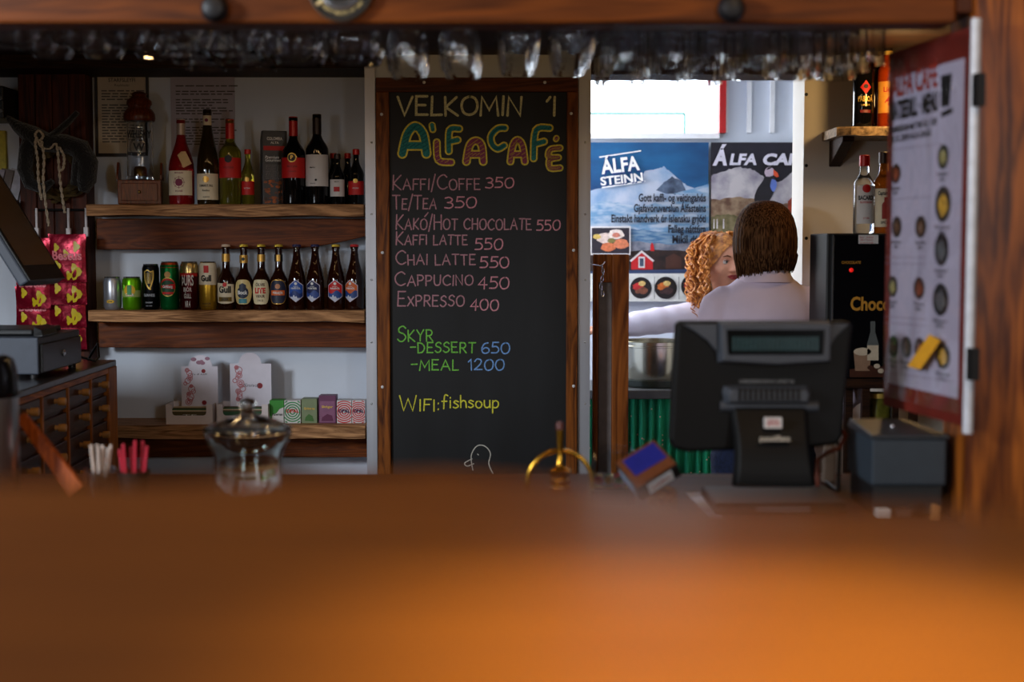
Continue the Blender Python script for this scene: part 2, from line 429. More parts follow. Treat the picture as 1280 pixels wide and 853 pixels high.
# outside the window: a thin wire garden fence against the overcast sky
mb = MB()
a = P(690, 142, 7.6); b = P(856, 142, 7.6)
mb.tube([a, b], .006, 6); mb.tube([b, (b.x, b.y, 0.0)], .007, 6)
for i in range(60):
    x = a.x + (b.x - a.x) * i / 60; mb.tube([(x, 7.6, a.z - .012), (x + .006, 7.6, a.z + .012)], .0025, 5)
fo = mb.build('garden_fence', mat('green_wire', (60, 120, 110), rough=.5))
tag(fo, 'thin green wire fence rail seen outside the bright kitchen window', 'fence')
struct('ground', MB().box(-4, 6, 6.7, 14, -.1, 0), mat('grey_gravel', (150, 150, 145), rough=.9, var=.2, scale=60))
# front of the bar: beam, header and post
struct('wall_header', MB().box(-3.0, 3.0, 2.72, 2.79, 2.13, 3.3), M_room)
zb = Z(29, 2.70)
struct('beam', MB().box(-3.0, X(1190, 2.70), 2.70, 2.79, zb, 2.13), M_beam, bevel=.006)
xp = X(1211, 2.70, 300)
struct('pillar', MB().box(xp, xp + .26, 2.69, 2.84, 0, 2.13), M_post, bevel=.005)
struct('beam_end', MB().box(X(1190, 2.70), xp + .26, 2.705, 2.79, 1.94, 2.128), wood('dark_beam_wood', (50, 22, 8), (96, 46, 18), 'z', 9), bevel=.004)
struct('wall_front', MB().box(xp + .26, 3.0, 2.72, 2.80, 0, 2.13), M_room)

# ---------------------------------------------------------------- the blurred ledge right in front of the camera
led = thing('bar_ledge', 'glossy orange wooden ledge running blurred along the bottom of the view', 'ledge', (0, 0, 0))
ZL = 1.381
edge = [(-260, 603), (0, 600), (180, 603), (380, 594), (560, 588), (700, 600), (880, 622), (1080, 634), (1280, 640), (1560, 640)]
poly = []
for px, py in edge:
    Y = (CAM.z - ZL) * FPX / (py - HOR); poly.append((X(px, Y, py), Y))
poly += [(poly[-1][0], .10), (poly[0][0], .10)]
mb = MB(); n = len(poly)
vs = [(x, y, ZL - .05) for x, y in poly] + [(x, y, ZL) for x, y in poly]
mb.add(vs, [tuple(range(n)), tuple(range(2 * n - 1, n - 1, -1))] + [(i, (i + 1) % n, (i + 1) % n + n, i + n) for i in range(n)])
M_ledge = wood('varnished_ledge_wood', (106, 54, 10), (172, 101, 30), 'x', 7, 0.5, 0.10, 0.75, .05)
mb.build('board', M_ledge, led, bevel=.012, seg=4)
MB().box(-.55, .55, .22, .30, 0, ZL - .05).build('panel', M_dark, led)

# ---------------------------------------------------------------- bar counter
ZT = 0.98
ctr = thing('bar_counter', 'dark wooden bar counter carrying the cash register and the glass jar', 'counter', (0, 2.9, 0))
M_ctr = wood('dark_red_counter_wood', (44, 19, 9), (84, 40, 18), 'x', 8, 0.6, 0.0)
MB().box(-2.6, xp - .01, -.32, .36, ZT - .04, ZT).build('worktop', M_ctr, ctr, bevel=.006)
MB().box(-2.6, xp - .01, -.24, -.20, 0, ZT - .04).build('front_panel', M_dark, ctr)

# ---------------------------------------------------------------- beam ornaments
disc = thing('round_sign', 'round black sign with silver rings hung on the wooden beam', 'sign', P(427, -13, 2.70), 0)
mb = MB(); r0 = 40 / FPX * 2.70
RX = Matrix.Rotation(pi / 2, 4, 'X')
mb.lathe([(0, 0), (r0 * .94, 0), (r0 * .96, .012), (0, .012)], (0, 0, 0), 48, RX)
mb.build('disc', M_black, disc)
mb = MB(); mb.lathe([(r0 * .93, .0), (r0, .0), (r0, .016), (r0 * .96, .018), (r0 * .93, .013), (r0 * .93, 0)], (0, 0, 0), 48, RX)
mb.build('rim', mat('dull_silver', (130, 124, 112), rough=.35, metal=.8), disc)
M_silver = mat('bright_silver', (210, 214, 222), rough=.2, metal=.9)
mb = MB()
for a_, b_ in ((.44, .52), (.56, .66)):
    mb.lathe([(r0 * a_, .012), (r0 * a_, .014), (r0 * (a_ + b_) / 2, .017), (r0 * b_, .014), (r0 * b_, .012)], (0, 0, 0), 48, RX)
mb.build('ring', M_silver, disc)
mb = MB()
def arc_text(mb, s, r, h, y, mid, bold=.02):
    vs, fs, tw = text2d(s, bold); k = h / CAPH; span = tw * k / r
    pts = []
    for a, b in vs:
        th = mid - span / 2 + a * k / r; rr = r - b * k
        pts.append((rr * sin(th), y, -rr * cos(th)))
    mb.add(pts, fs)
arc_text(mb, "THIRTY BECK'S  N° 1NK", r0 * .80, r0 * .1, -.0128, 0.05)
mb.build('lettering', mat('pale_gold', (200, 180, 120), rough=.4), disc)
mb = MB(); mb.prism([(-r0 * .8, -r0 * .48), (-r0 * .72, -r0 * .52), (-r0 * .46, -r0 * .34), (-r0 * .5, -r0 * .22)], -.014, -.0122)
mb.build('emblem', mat('cream_emblem', (226, 204, 150), rough=.5), disc)
for px, lab in ((270, 'dark round knob under the beam above the framed papers'), (913, 'dark round knob under the beam above the doorway')):
    k_ = MB().lathe([(0, 0), (.02, 0), (.026, .012), (.018, .03), (.008, .034), (0, .034)], (0, 0, 0), 20, RX).build('beam_knob', mat('dark_blue_iron', (22, 22, 26), rough=.5), loc=P(px, 12, 2.70))
    tag(k_, lab, 'knob', 'dark knobs on the beam')

# ---------------------------------------------------------------- glass rack and hanging glasses
slots = [20, 90, 157, 227, 295, 365, 437, 507, 575, 648, 717, 784, 848, 905, 962, 1020, 1078]
kinds = 'aaabbccddeeffffff'; rows = [3, 3, 3, 3, 3, 2, 2, 2, 2, 3, 3, 4, 4, 4, 3, 3, 3]
YG = 2.97; ZR = 2.005
sx = [X(p, YG, 60) for p in slots]
rack = thing('glass_rack', 'dark wooden rack of rails under the ceiling holding the upside-down glasses', 'rack', (0, 2.86, ZR))
mb = MB().box(sx[0] - .3, sx[-1] + .08, -.03, .76, .03, .05); mb.build('board', M_dark, rack)
edges = [sx[0] - .25] + [(a + b) / 2 for a, b in zip(sx, sx[1:])] + [sx[-1] + .06]
for i in range(len(edges)):
    lo = (sx[i - 1] + .011) if i else sx[0] - .3
    hi = (sx[i] - .011) if i < len(sx) else sx[-1] + .08
    MB().box(lo, hi, -.02, .75, -.007, 0).box((lo + hi) / 2 - .008, (lo + hi) / 2 + .008, -.02, .75, 0, .031).build('rail', M_dark, rack)
for xx in (sx[0] - .25, sx[-1] + .06):
    MB().box(xx - .02, xx + .02, .3, .36, .05, ZC - ZR).build('hanger', M_dark, rack)
M_glass = glass('clear_glass')
bowls = {  # (radius, drop below the rail top)
 'a': [(.006, .012), (.03, .02), (.047, .036), (.050, .055), (.046, .072), (.038, .084)],
 'b': [(.006, .012), (.03, .02), (.046, .034), (.047, .05), (.036, .072), (.033, .085), (.040, .1), (.045, .109)],
 'c': [(.005, .016), (.02, .018), (.045, .034), (.057, .058), (.059, .076), (.056, .096), (.05, .112)],
 'd': [(.005, .028), (.018, .032), (.032, .048), (.040, .072), (.042, .1), (.040, .124), (.036, .142)],
 'e': [(.006, .02), (.03, .026), (.043, .036), (.046, .05), (.043, .08), (.038, .106), (.034, .121)],
 'f': [(.005, .022), (.03, .026), (.043, .034), (.0455, .055), (.0462, .08), (.0458, .105), (.0455, .128)]}
def hanging_profile(k):
    b = bowls[k]; th = .0032 if k in 'def' else .0024
    out = [(0, .005), (.033, .004), (.034, .0022), (.010, .0014), (.006, .0006)] + [(r, -z) for r, z in b]
    inn = [(max(r - th, .0), -(z)) for r, z in b[::-1]]
    inn = [(b[-1][0] - th * .5, -b[-1][1] - .0008)] + inn[:-1] + [(0, -b[0][1] - .004)]
    return out + inn
protos = {}
where = ['at the end of the rack nearest the left wall', 'above the plank panel and dark hats', 'above the framed certificate', 'above the jar-topped wooden dispenser',
         'above the second paper notice', 'above the coffee box', 'above the white-labelled wine bottle', 'above the chalkboard word VELKOMIN', 'above the middle of the chalkboard top edge',
         'above the chalkboard right upper corner', 'beside the chalkboard frame and doorway', 'before the kitchen window, first from the chalkboard', 'before the kitchen window, second from the chalkboard',
         'before the red window post', 'before the white cladding', 'before the doorway jamb', 'next to the menu sign and shelf bottles']
knames = {'a': 'small tulip glass', 'b': 'flared-rim beer glass', 'c': 'round balloon glass', 'd': 'tall wine glass', 'e': 'tapered stem glass', 'f': 'straight-sided goblet'}
roww = ['front', 'second-row', 'third-row', 'fourth-row']
for i, (x, k) in enumerate(zip(sx, kinds)):
    for r in range(rows[i]):
        loc = (x + random.uniform(-.002, .002), YG + .118 * r + random.uniform(-.004, .004), ZR + .001)
        lab = '%s upside-down %s hanging %s' % (roww[r], knames[k], where[i])
        if k not in protos:
            mb = MB().lathe(hanging_profile(k), n=72)
            nb_ = len(hanging_profile(k))
            for q, v in enumerate(mb.v):        # optic flutes pressed into the bowl wall
                rr = hypot(v[0], v[1])
                if v[2] < -.02 and rr > .012:
                    f_ = 1 + (.018 if k in 'def' else .012) * cos(12 * math.atan2(v[1], v[0])) * min(1, (-v[2] - .02) / .02) + (.012 * sin(v[2] * 500) if k in 'ef' else 0)
                    mb.v[q] = (v[0] * f_, v[1] * f_, v[2])
            o = mb.build('hanging_glass', M_glass, loc=loc); protos[k] = o
        else:
            o = protos[k].copy(); COL.objects.link(o); o.location = loc
        tag(o, lab, 'glass', 'upside-down glasses on the overhead rack')

# ---------------------------------------------------------------- chalkboard
YB = 4.976
cb = thing('chalkboard', 'tall black chalkboard menu in an orange wooden frame between metal strips', 'chalkboard', (0, 5.0, 0))
M_frame = wood('chalkboard_frame_wood', (70, 32, 10), (150, 84, 30), 'z', 12, .5)
M_frame_t = wood('chalkboard_top_wood', (60, 28, 12), (112, 58, 26), 'x', 12, .5)
M_slate = mat('black_slate', (20, 21, 24), rough=.62, var=.35, scale=7, stretch=(1, 1, .25))
xl0, xl1, xr0, xr1 = X(471, YB), X(487, YB), X(708, YB), X(722, YB); zt0, zt1, zbm = Z(97, YB), Z(115, YB), .50
MB().box(xl1 - .005, xr0 + .005, -.014, -.001, zbm, zt1 + .005).build('slate', M_slate, cb)
MB().box(xl0, xl1, -.03, -.001, zbm, zt1).build('side_rail', M_frame, cb, bevel=.003)
MB().box(xr0, xr1, -.03, -.001, zbm, zt1).build('side_rail', M_frame, cb, bevel=.003)
MB().box(xl0, xr1, -.03, -.001, zt1, zt0).build('top_rail', M_frame_t, cb, bevel=.003)
MB().box(xl0, xr1, -.03, -.001, zbm - .06, zbm).build('bottom_rail', M_frame_t, cb, bevel=.003)
for px, py in ((477, 143), (478, 316), (478, 484), (714, 142), (717, 313), (717, 483), (681, 103), (530, 103)):
    p = P(px, py, 4.97); MB().sphere(.0055, (p.x, -.031, p.z), 10, (1, .5, 1)).build('screw', M_white, cb)
def chalk(col, name):
    return mat('chalk_' + name, col, rough=.95, var=.45, scale=420, lo=.3, hi=.6)
YW = -.0150
def pxmap(dy=0.0):
    def f(u, v):
        p = P(u, v, 5.0 + YW - dy); return (p.x, YW - dy, p.z)
    return f
def write(text, x0, x1, base, cap, m, w=1.7, small=.74):
    st, tw = strokes_of(text, small=small); mb = MB()
    for s in st:
        ribbon(mb, [(x0 + (x1 - x0) * a / tw, base - cap * b) for a, b in s], w, pxmap(.00004 * st.index(s)))
    return mb.build('lettering', m, cb)
c_yel = chalk((205, 200, 150), 'pale_yellow'); c_pk = chalk((176, 128, 138), 'dusty_pink'); c_pk2 = chalk((206, 140, 152), 'pink')
c_gr = chalk((116, 190, 76), 'green'); c_bl = chalk((116, 158, 214), 'blue'); c_y2 = chalk((214, 208, 66), 'yellow'); c_wh = chalk((190, 186, 176), 'white')
write('^V^E^L^K^O^M^I^N  ^\'^I', 497, 694, 144, 23, c_yel, 3.2, small=1)
for a in [('^KAFFI/^COFFE', 491, 600, 237, 18, c_pk), ('350', 607, 642, 235, 14, c_pk2), ('^TE/^TEA', 491, 545, 261, 17, c_pk), ('350', 556, 595, 260, 15, c_pk2),
          ("^KAKO/^HOT CHOCOLATE", 495, 664, 287, 18, c_pk), ('550', 671, 700, 288, 14, c_pk2), ('^KAFFI LATTE', 495, 584, 306, 16, c_pk), ('550', 594, 628, 312, 15, c_pk2),
          ('^CHAI LATTE', 495, 594, 331, 17, c_pk), ('550', 600, 636, 335, 15, c_pk2), ('^CAPPUCINO', 494, 591, 357, 17, c_pk), ('450', 598, 636, 361, 16, c_pk2),
          ('^EXPRESSO', 497, 580, 383, 18, c_pk), ('400', 588, 623, 388, 15, c_pk2), ('^SKYR', 497, 541, 427, 19, c_gr), ('-DESSERT', 513, 594, 441, 17, c_gr),
          ('650', 602, 637, 442, 15, c_bl), ('-MEAL', 514, 573, 463, 17, c_gr), ('1200', 586, 630, 463, 15, c_bl), ('^WIFI:', 500, 549, 514, 19, c_y2), ('fishsoup', 552, 623, 510, 15, c_y2)]:
    write(*a)
mb = MB(); ribbon(mb, [(531, 271), (535, 266)], 1.6, pxmap()); mb.build('lettering', c_pk, cb)
# the big puffed letters: yellow outline, coloured filling with hatching
def puffy(strokes, fill, w=9.5, name='letter'):
    mb = MB(); mf = MB(); mh = MB()
    for j, s in enumerate(strokes):
        pts = smooth_pts(s[1:] if s[0] == R_ else s)
        ribbon(mb, pts, w, pxmap(.00006 * j)); ribbon(mf, pts, w - 4.2, pxmap(.0006 + .00006 * j))
    for s in strokes:
        pts = smooth_pts(s[1:]) if s[0] == R_ else s
        for a, b in zip(pts, pts[1:]):
            L_ = hypot(b[0] - a[0], b[1] - a[1]); m_ = max(1, int(L_ / 4.5))
            for j in range(m_):
                x = a[0] + (b[0] - a[0]) * j / m_; y = a[1] + (b[1] - a[1]) * j / m_; h = w / 2 - 2.4
                ribbon(mh, [(x - h * .8, y + h * .5), (x + h * .8, y - h * .5)], .9, pxmap(.0012 + .00002 * (j % 5)), False)
    o = mb.build('letter_outline', c_o, cb); mf.build('letter_filling', fill, o)
    mh.build('letter_hatching', c_teal2 if fill is c_teal else c_y3, o)
c_o = chalk((214, 196, 74), 'outline_yellow'); c_teal = chalk((44, 122, 120), 'teal'); c_teal2 = chalk((30, 84, 92), 'dark_teal')
c_plum = chalk((132, 62, 92), 'plum'); c_y3 = chalk((178, 142, 72), 'ochre')
puffy([[(503, 192), (509, 168), (519, 158), (529, 168), (533, 192)], [(510, 182), (527, 182)]], c_teal, 13)
puffy([[(541, 162), (540, 156)]], c_teal, 9)
puffy([[(546, 178), (548, 200), (564, 203)]], c_plum, 10)
puffy([[(574, 161), (562, 163), (561, 189)], [(562, 177), (572, 175)]], c_teal, 10)
puffy([[(583, 202), (587, 182), (595, 176), (602, 182), (604, 202)], [(588, 193), (602, 193)]], c_plum, 11)
puffy([[R_, (631, 160), (622, 161), (614, 170), (615, 180), (622, 186), (630, 182)]], c_teal, 10)
puffy([[(638, 202), (641, 182), (647, 175), (653, 182), (656, 202)], [(641, 193), (654, 193)]], c_plum, 10)
puffy([[(687, 160), (670, 163), (667, 198)], [(669, 180), (680, 177)]], c_teal, 10)
puffy([[R_, (700, 185), (688, 187), (686, 196), (698, 197)], [R_, (698, 197), (687, 200), (688, 210), (700, 210)]], c_plum, 9)
puffy([[(695, 174), (696, 172)]], c_plum, 8)
mb = MB()
for s in ([R_, (591, 588), (589, 570), (596, 558), (606, 558), (613, 567), (611, 580), (616, 592)], [R_, (590, 574), (581, 579), (584, 583), (592, 580)], [(597, 568), (598, 569)]):
    ribbon(mb, smooth_pts(s[1:]) if s[0] == R_ else s, 1.3, pxmap())
mb.build('bird_drawing', c_wh, cb)
# ================================================================ niche shelves
M_shelf = wood('live_edge_shelf_wood', (110, 72, 42), (206, 152, 104), 'x', 16, .6, 0, 1.0, .3)
M_apron = wood('brown_shelf_board', (76, 33, 7), (126, 62, 18), 'x', 12, .5)
xs0, xs1 = X(111, 5.05), X(457, 5.05) - .004
YSF = 5.03          # front of the shelves
def shelf(zt, th, ap_px, lab, seed, lift=0.0):
    """live-edge board on a brown board under it whose lower edge is wavy"""
    t = thing('shelf', lab, 'shelf', ((xs0 + xs1) / 2, 5.25, zt), 0, 'live-edge shelves in the niche')
    h = (xs1 - xs0) / 2; n = 60; mb = MB(); vs = []
    for i in range(n + 1):
        x = -h + 2 * h * i / n; q = noise.noise((x * 3, seed, 0)) * .009 + noise.noise((x * 17, seed, 3)) * .003
        b = -th + noise.noise((x * 5, seed, 7)) * .006
        vs += [(x, -.001, 0), (x, -.001, b), (x, -.222 - q, b), (x, -.224 - q * .4, -.004), (x, -.218 - q * .4, 0)]
    fs = [(i * 5 + a, i * 5 + (a + 1) % 5, i * 5 + 5 + (a + 1) % 5, i * 5 + 5 + a) for i in range(n) for a in range(5)] + [(0, 1, 2, 3, 4), tuple(n * 5 + k for k in (4, 3, 2, 1, 0))]
    mb.add(vs, fs); mb.build('board', M_shelf, t)
    mb = MB(); poly = [(-h, -th - .008), (h, -th - .008)]
    lo = []
    for i in range(n + 1):
        f = i / n; x = h - 2 * h * f
        d = ap_px + .004 * noise.noise((x * 2.2, seed, 1)) - lift * max(0, 1 - f * 3.2) ** 1.6
        lo.append((x, -th - d))
    mb.prism(poly + lo, -.105, -.08); mb.build('apron', M_apron, t, bevel=.003)
    return t
zs1, zs2, zs3 = Z(256, 5.08), Z(387.5, 5.08), Z(529, 5.1)
shelf(zs1, .040, .118, 'live-edge shelf carrying the wine bottles and wooden dispenser', 1.3, .05)
shelf(zs2, .040, .100, 'live-edge shelf carrying the row of beer cans and beer bottles', 4.1)
shelf(zs3, .046, .085, 'lowest live-edge shelf carrying tea boxes and white display cartons', 7.7)

# papers pinned on the niche wall
M_paper = mat('cream_paper', (204, 186, 160), rough=.8, var=.05, scale=6)
M_paper2 = mat('lilac_paper', (186, 178, 190), rough=.8, var=.05, scale=6)
M_ink = mat('grey_ink', (92, 84, 80), rough=.8)
def paper_sheet(lab, x0, x1, y0, y1, m, frame, seed, title=None):
    Y = 5.25; a = P(x0, y1, Y); b = P(x1, y0, Y); cx = (a.x + b.x) / 2
    w = b.x - a.x; h = b.z - a.z
    t = thing('framed_certificate' if frame else 'paper_notice', lab, 'certificate' if frame else 'notice', (cx, Y - .001, a.z))
    if frame:
        mb = MB().box(-w / 2 - .008, w / 2 + .008, -.014, 0, -.012, 0).box(-w / 2 - .008, w / 2 + .008, -.014, 0, h, h + .012).box(-w / 2 - .008, -w / 2, -.014, 0, 0, h).box(w / 2, w / 2 + .008, -.014, 0, 0, h)
        mb.build('frame', mat('dark_frame_wood', (34, 20, 12), rough=.5), t)
    sh = MB().box(-w / 2, w / 2, -.006, -.0005, 0, h).build('sheet', m, t)
    mb = MB(); rnd = random.Random(seed); v = h * .86
    if title:
        print_text(mb, title, 0, v, h * .045, flat(-.0066), w * .55, 'c', .02); v -= h * .055
        print_text(mb, 'Reykholti', 0, v, h * .03, flat(-.0066), w * .3, 'c'); v -= h * .06
    while v > h * .12:
        u = -w * .42; end = w * (.42 if rnd.random() < .7 else rnd.uniform(-.1, .35))
        if rnd.random() < .9:
            while u < end:
                l = rnd.uniform(.012, .034)
                mb.add([(u, -.0066, v), (u + l, -.0066, v), (u + l, -.0066, v + .0042), (u, -.0066, v + .0042)], [(0, 1, 2, 3)]); u += l + .006
        v -= h * .034
    mb.build('lettering', M_ink, sh)
paper_sheet('framed yellowed certificate on the wall above the wooden dispenser', 124, 183, 88, 192, M_paper, True, 3, 'STARFSLEYFI')
paper_sheet('lilac typed paper notice on the wall behind the first wine bottles', 215, 293, 94, 196, M_paper2, False, 5)

# ---------------------------------------------------------------- turned dispenser with a glass jar
M_dw = wood('dark_walnut', (58, 20, 6), (120, 54, 20), 'z', 26, .35, .3)
YD = 5.13
d = thing('wooden_dispenser', 'dark wooden dispenser box topped by a clear WHISKY jar with turned wooden lid', 'dispenser', P(176, 256, YD).to_tuple(), .18)
k = YD / FPX
mb = MB(); w = 52 * k
mb.prism([(-w / 2, 0), (w / 2, 0), (w / 2, 30 * k), (-w / 2, 30 * k)], -.052, .052)
mb.build('box', M_dw, d, bevel=.003)
for s_ in (-1, 1):
    MB().prism([(-.055, 30 * k), (.055, 30 * k), (.055, 36 * k), (.02, 52 * k), (-.02, 52 * k), (-.055, 36 * k)], s_ * w / 2 - .004 if s_ > 0 else -w / 2 - .004, s_ * w / 2 + .004, Matrix.Rotation(pi / 2, 4, 'Z')).build('side_cheek', M_dw, d, bevel=.002)
f_ = MB().box(-w / 2 + .012, w / 2 - .012, -.058, -.052, .012, 30 * k - .012).build('drawer', M_dw, d, bevel=.002)
MB().lathe([(0, 0), (.004, 0), (.006, .006), (.004, .011), (0, .012)], (0, -.058, 15 * k), 14, Matrix.Rotation(pi / 2, 4, 'X')).build('knob', mat('dark_brass', (90, 66, 26), rough=.4, metal=.8), f_)
r = 16 * k
mb = MB().lathe([(0, 31 * k), (r, 31 * k), (r, 98 * k), (r * .93, 102 * k), (r * .93, 103 * k), (r * .86, 103 * k), (r * .9, 97 * k), (r * .93, 35 * k), (0, 34 * k)], n=36)
jar = mb.build('glass_jar', M_glass, d)
MB().lathe([(0, 34.5 * k), (r * .5, 34.6 * k), (r * .5, 44 * k), (r * .38, 47 * k), (0, 48 * k)], n=20).build('brass_core', mat('brass_core', (150, 110, 40), rough=.3, metal=.8), d)
mb = MB(); to = wrap(r + .0006)
print_text(mb, 'WHISKY', 0, 82 * k, 9 * k, to, 34 * k, 'c', .03, .1)
print_text(mb, 'W', 0, 66 * k, 9 * k, to, None, 'c', .03)
for a_ in (11, 12.5):
    pts = [(a_ * k * cos(q * pi / 16), 70 * k + a_ * k * sin(q * pi / 16)) for q in range(33)]
    ribbon(mb, pts, .0018, to)
mb.build('lettering', mat('dark_print', (30, 28, 26), rough=.6), jar)
mb = MB().lathe([(0, 103 * k), (18.5 * k, 103 * k), (19.5 * k, 106 * k), (19 * k, 112 * k), (16 * k, 117 * k), (13.5 * k, 119 * k), (14 * k, 122 * k), (15.5 * k, 124 * k), (15 * k, 128 * k), (12 * k, 131 * k), (9 * k, 133 * k), (8.5 * k, 135 * k), (10 * k, 136.5 * k), (6 * k, 139 * k), (0, 140 * k)], n=32)
mb.build('lid', M_dw, d)

# ---------------------------------------------------------------- bottles, cans, cartons
def glz(name, col, trans=.85, rough=.03, ior=1.5): return mat(name, col, rough=rough, trans=trans, ior=ior, var=.02, scale=5)
G_brown = glz('brown_bottle_glass', (46, 16, 6), .35); G_black = glz('black_bottle_glass', (10, 10, 11), .0); G_green = glz('yellow_green_wine', (196, 186, 60), .9)
G_rose = glz('rose_wine', (170, 26, 30), .55); G_olive = glz('olive_bottle_glass', (52, 38, 12), .4)
G_clear = M_glass
L_cream = mat('cream_label', (222, 206, 176), rough=.65, var=.04); L_red = mat('red_label', (196, 22, 20), rough=.55, var=.06); L_white = mat('white_label', (214, 208, 206), rough=.65, var=.03)
L_blue = mat('blue_label', (36, 78, 160), rough=.6); L_navy = mat('navy_label', (22, 30, 78), rough=.6); L_gold = mat('gold_label', (196, 150, 70), rough=.35, metal=.55); L_orange = mat('orange_label', (206, 92, 26), rough=.55)
L_dark = mat('dark_label', (26, 24, 24), rough=.55); I_black = mat('black_ink', (20, 18, 18), rough=.6); I_red = mat('red_ink', (186, 28, 34), rough=.6); I_white = mat('white_ink', (226, 224, 220), rough=.6)
L_plum = mat('plum_ink', (120, 20, 60), rough=.6); L_green = mat('green_label', (24, 120, 52), rough=.4); I_gold = mat('gold_ink', (214, 176, 84), rough=.4, metal=.4); L_lime = mat('lime_label', (110, 176, 30), rough=.35)
def rect(r, half, z0, z1): return patch(MB(), r + .0007, half, lambda t: z0, lambda t: z1)
def shape_disc(r, rad, zc, dr=.0012, sx_=1.0):
    half = rad * sx_ / r
    return patch(MB(), r + dr, half, lambda t: zc - rad * sqrt(max(0, 1 - t * t)), lambda t: zc + rad * sqrt(max(0, 1 - t * t)), 20)
def hexa(r, hw, zc, hh, dr=.0007, up=.5):
    return patch(MB(), r + dr, hw / r, lambda t: zc - hh * (1 - (1 - up) * abs(t)), lambda t: zc + hh * (1 - (1 - up) * abs(t)), 16)
def lettering(parent, r, items, m, dr=.0014):
    mb = MB()
    for it in items:
        s, u, v, h, w_ = it[:5]
        print_text(mb, s, u, v, h, wrap(r + dr), w_, 'c', it[5] if len(it) > 5 else .02)
    return mb.build('lettering', m, parent)
def bottle_body(r, H, sh0, sh1, rn, t, m, lip=True):
    """wine or beer bottle: body r to sh0, shoulder to sh1, neck rn to H"""
    pr = [(0, .004), (r * .7, .001), (r * .94, 0), (r, .006), (r, sh0)]
    for i in range(1, 8):
        f = i / 8; q = (1 - cos(pi * f)) / 2
        pr.append((r + (rn * 1.12 - r) * q, sh0 + (sh1 - sh0) * f))
    pr += [(rn * 1.08, sh1), (rn, H - .03), (rn, H - .016)]
    pr += [(rn * 1.16, H - .015), (rn * 1.16, H - .004), (rn * .9, H), (0, H)] if lip else [(rn, H - .001), (0, H)]
    return MB().lathe(pr, n=32).build('bottle_glass', m, t)
def foil(r, z0, z1, m, t, name='foil'):
    return MB().lathe([(r, z0), (r + .0012, z0), (r + .001, z1 - .001), (r * .9, z1 + .0008), (0, z1 + .0012)], n=24).build(name, m, t)
def at(px, base_py, Y): p = P(px, base_py, Y); return p
YW_ = 5.09; kw = YW_ / FPX
def wine(name, lab, x0, x1, top, glassm, rfac=1.0, z=None, Y=5.07, cat='bottle', grp='wine bottles on the top shelf'):
    cx = (x0 + x1) / 2; p = P(cx, 254, Y); r = (x1 - x0) / 2 * kw * rfac; H = (255.0 - top) * kw
    return thing(name, lab, cat, (p.x, Y, zs1), 0, grp), r, H
F_pale = mat('pale_foil', (176, 160, 152), rough=.4, metal=.3); F_dk = mat('dark_foil', (44, 30, 26), rough=.4, metal=.4); F_red = mat('red_foil', (188, 20, 18), rough=.32, metal=.1)
# rose bottle with a paper tag
t, r, H = wine('wine_bottle', 'red rosé bottle with cream label and hanging paper tag, first wine on the shelf', 212, 243, 150, G_rose)
bottle_body(r, H, H * .42, H * .84, .0135, t, G_rose); foil(.0142, H * .78, H, F_pale, t)
l = rect(r, 1.15, .032, .118).build('label', L_cream, t)
shape_disc(r, .013, .077).build('emblem', L_plum, l); mb = MB()
for q in range(8):
    a_ = q * pi / 4; ribbon(mb, [(.014 * cos(a_), .077 + .014 * sin(a_)), (.021 * cos(a_), .077 + .021 * sin(a_))], .0016, wrap(r + .0013))
ribbon(mb, [(.0185 * cos(q * pi / 12), .077 + .0185 * sin(q * pi / 12)) for q in range(25)], .0012, wrap(r + .0014)); mb.build('emblem_ring', L_plum, l)
lettering(l, r, [('MOULIN', 0, .108, .005, .03), ('ROSÉ', 0, .044, .005, .026)], L_plum)
tg = MB().prism([(-.012, -.03), (.02, -.03), (.02, .018), (.006, .024), (-.012, .018)], -.0015, 0, Matrix.Translation((.016, -r - .003, .16)) @ Matrix.Rotation(-.45, 4, 'Y')).build('paper_tag', mat('kraft_tag', (206, 172, 120), rough=.8), t)
# slim brown Riesling bottle
t, r, H = wine('wine_bottle', 'slim olive-brown wine bottle with cream label, tallest on the shelf', 247, 274, 138, G_olive)
bottle_body(r, H, H * .40, H * .88, .0135, t, G_olive); foil(.0142, H * .94, H, F_dk, t)
n_ = rect(.0150, 1.4, H * .83, H * .935).build('neck_label', L_cream, t); shape_disc(.0150, .006, H * .885).build('emblem', L_plum, n_)
n2 = rect(.0205, 1.5, H * .605, H * .645).build('neck_band', L_gold, t); shape_disc(.0205, .012, H * .625).build('emblem', L_cream, n2)
l = rect(r, 1.3, .016, .108).build('label', L_cream, t); lettering(l, r, [('DOMAINE ST. PAUL', 0, .062, .008, .050), ('Riesling', 0, .046, .006, .026), ('ALSACE', 0, .024, .004, .024)], I_black)
shape_disc(r, .011, .088).build('emblem', L_gold, l)
# white wine, red cap and label
t, r, H = wine('wine_bottle', 'pale yellow wine bottle with red capsule and red label, next to the slim brown bottle', 275, 302, 150, G_green)
bottle_body(r, H, H * .60, H * .76, .0135, t, G_green); foil(.0146, H * .77, H, F_red, t)
l = rect(r, 1.4, H * .31, H * .545).build('label', L_red, t); shape_disc(r, .013, H * .53, .0014).build('emblem', L_dark, l); lettering(l, r, [('PICCINI', 0, H * .42, .006, .036)], mat('dark_red_ink', (110, 10, 12)))
# mini white
t, r, H = wine('mini_wine_bottle', 'miniature yellow wine bottle with red cap beside the black coffee box', 302.5, 318, 187, G_green, grp='miniature wine bottles on the top shelf')
bottle_body(r, H, H * .55, H * .78, .0095, t, G_green); foil(.0105, H * .915, H, F_red, t, 'cap')
l = rect(r, 1.4, .034, .082).build('label', L_red, t); shape_disc(r, .008, .088, .0013).build('emblem', L_gold, l); lettering(l, r, [('PICCINI', 0, .055, .004, .022)], I_white)
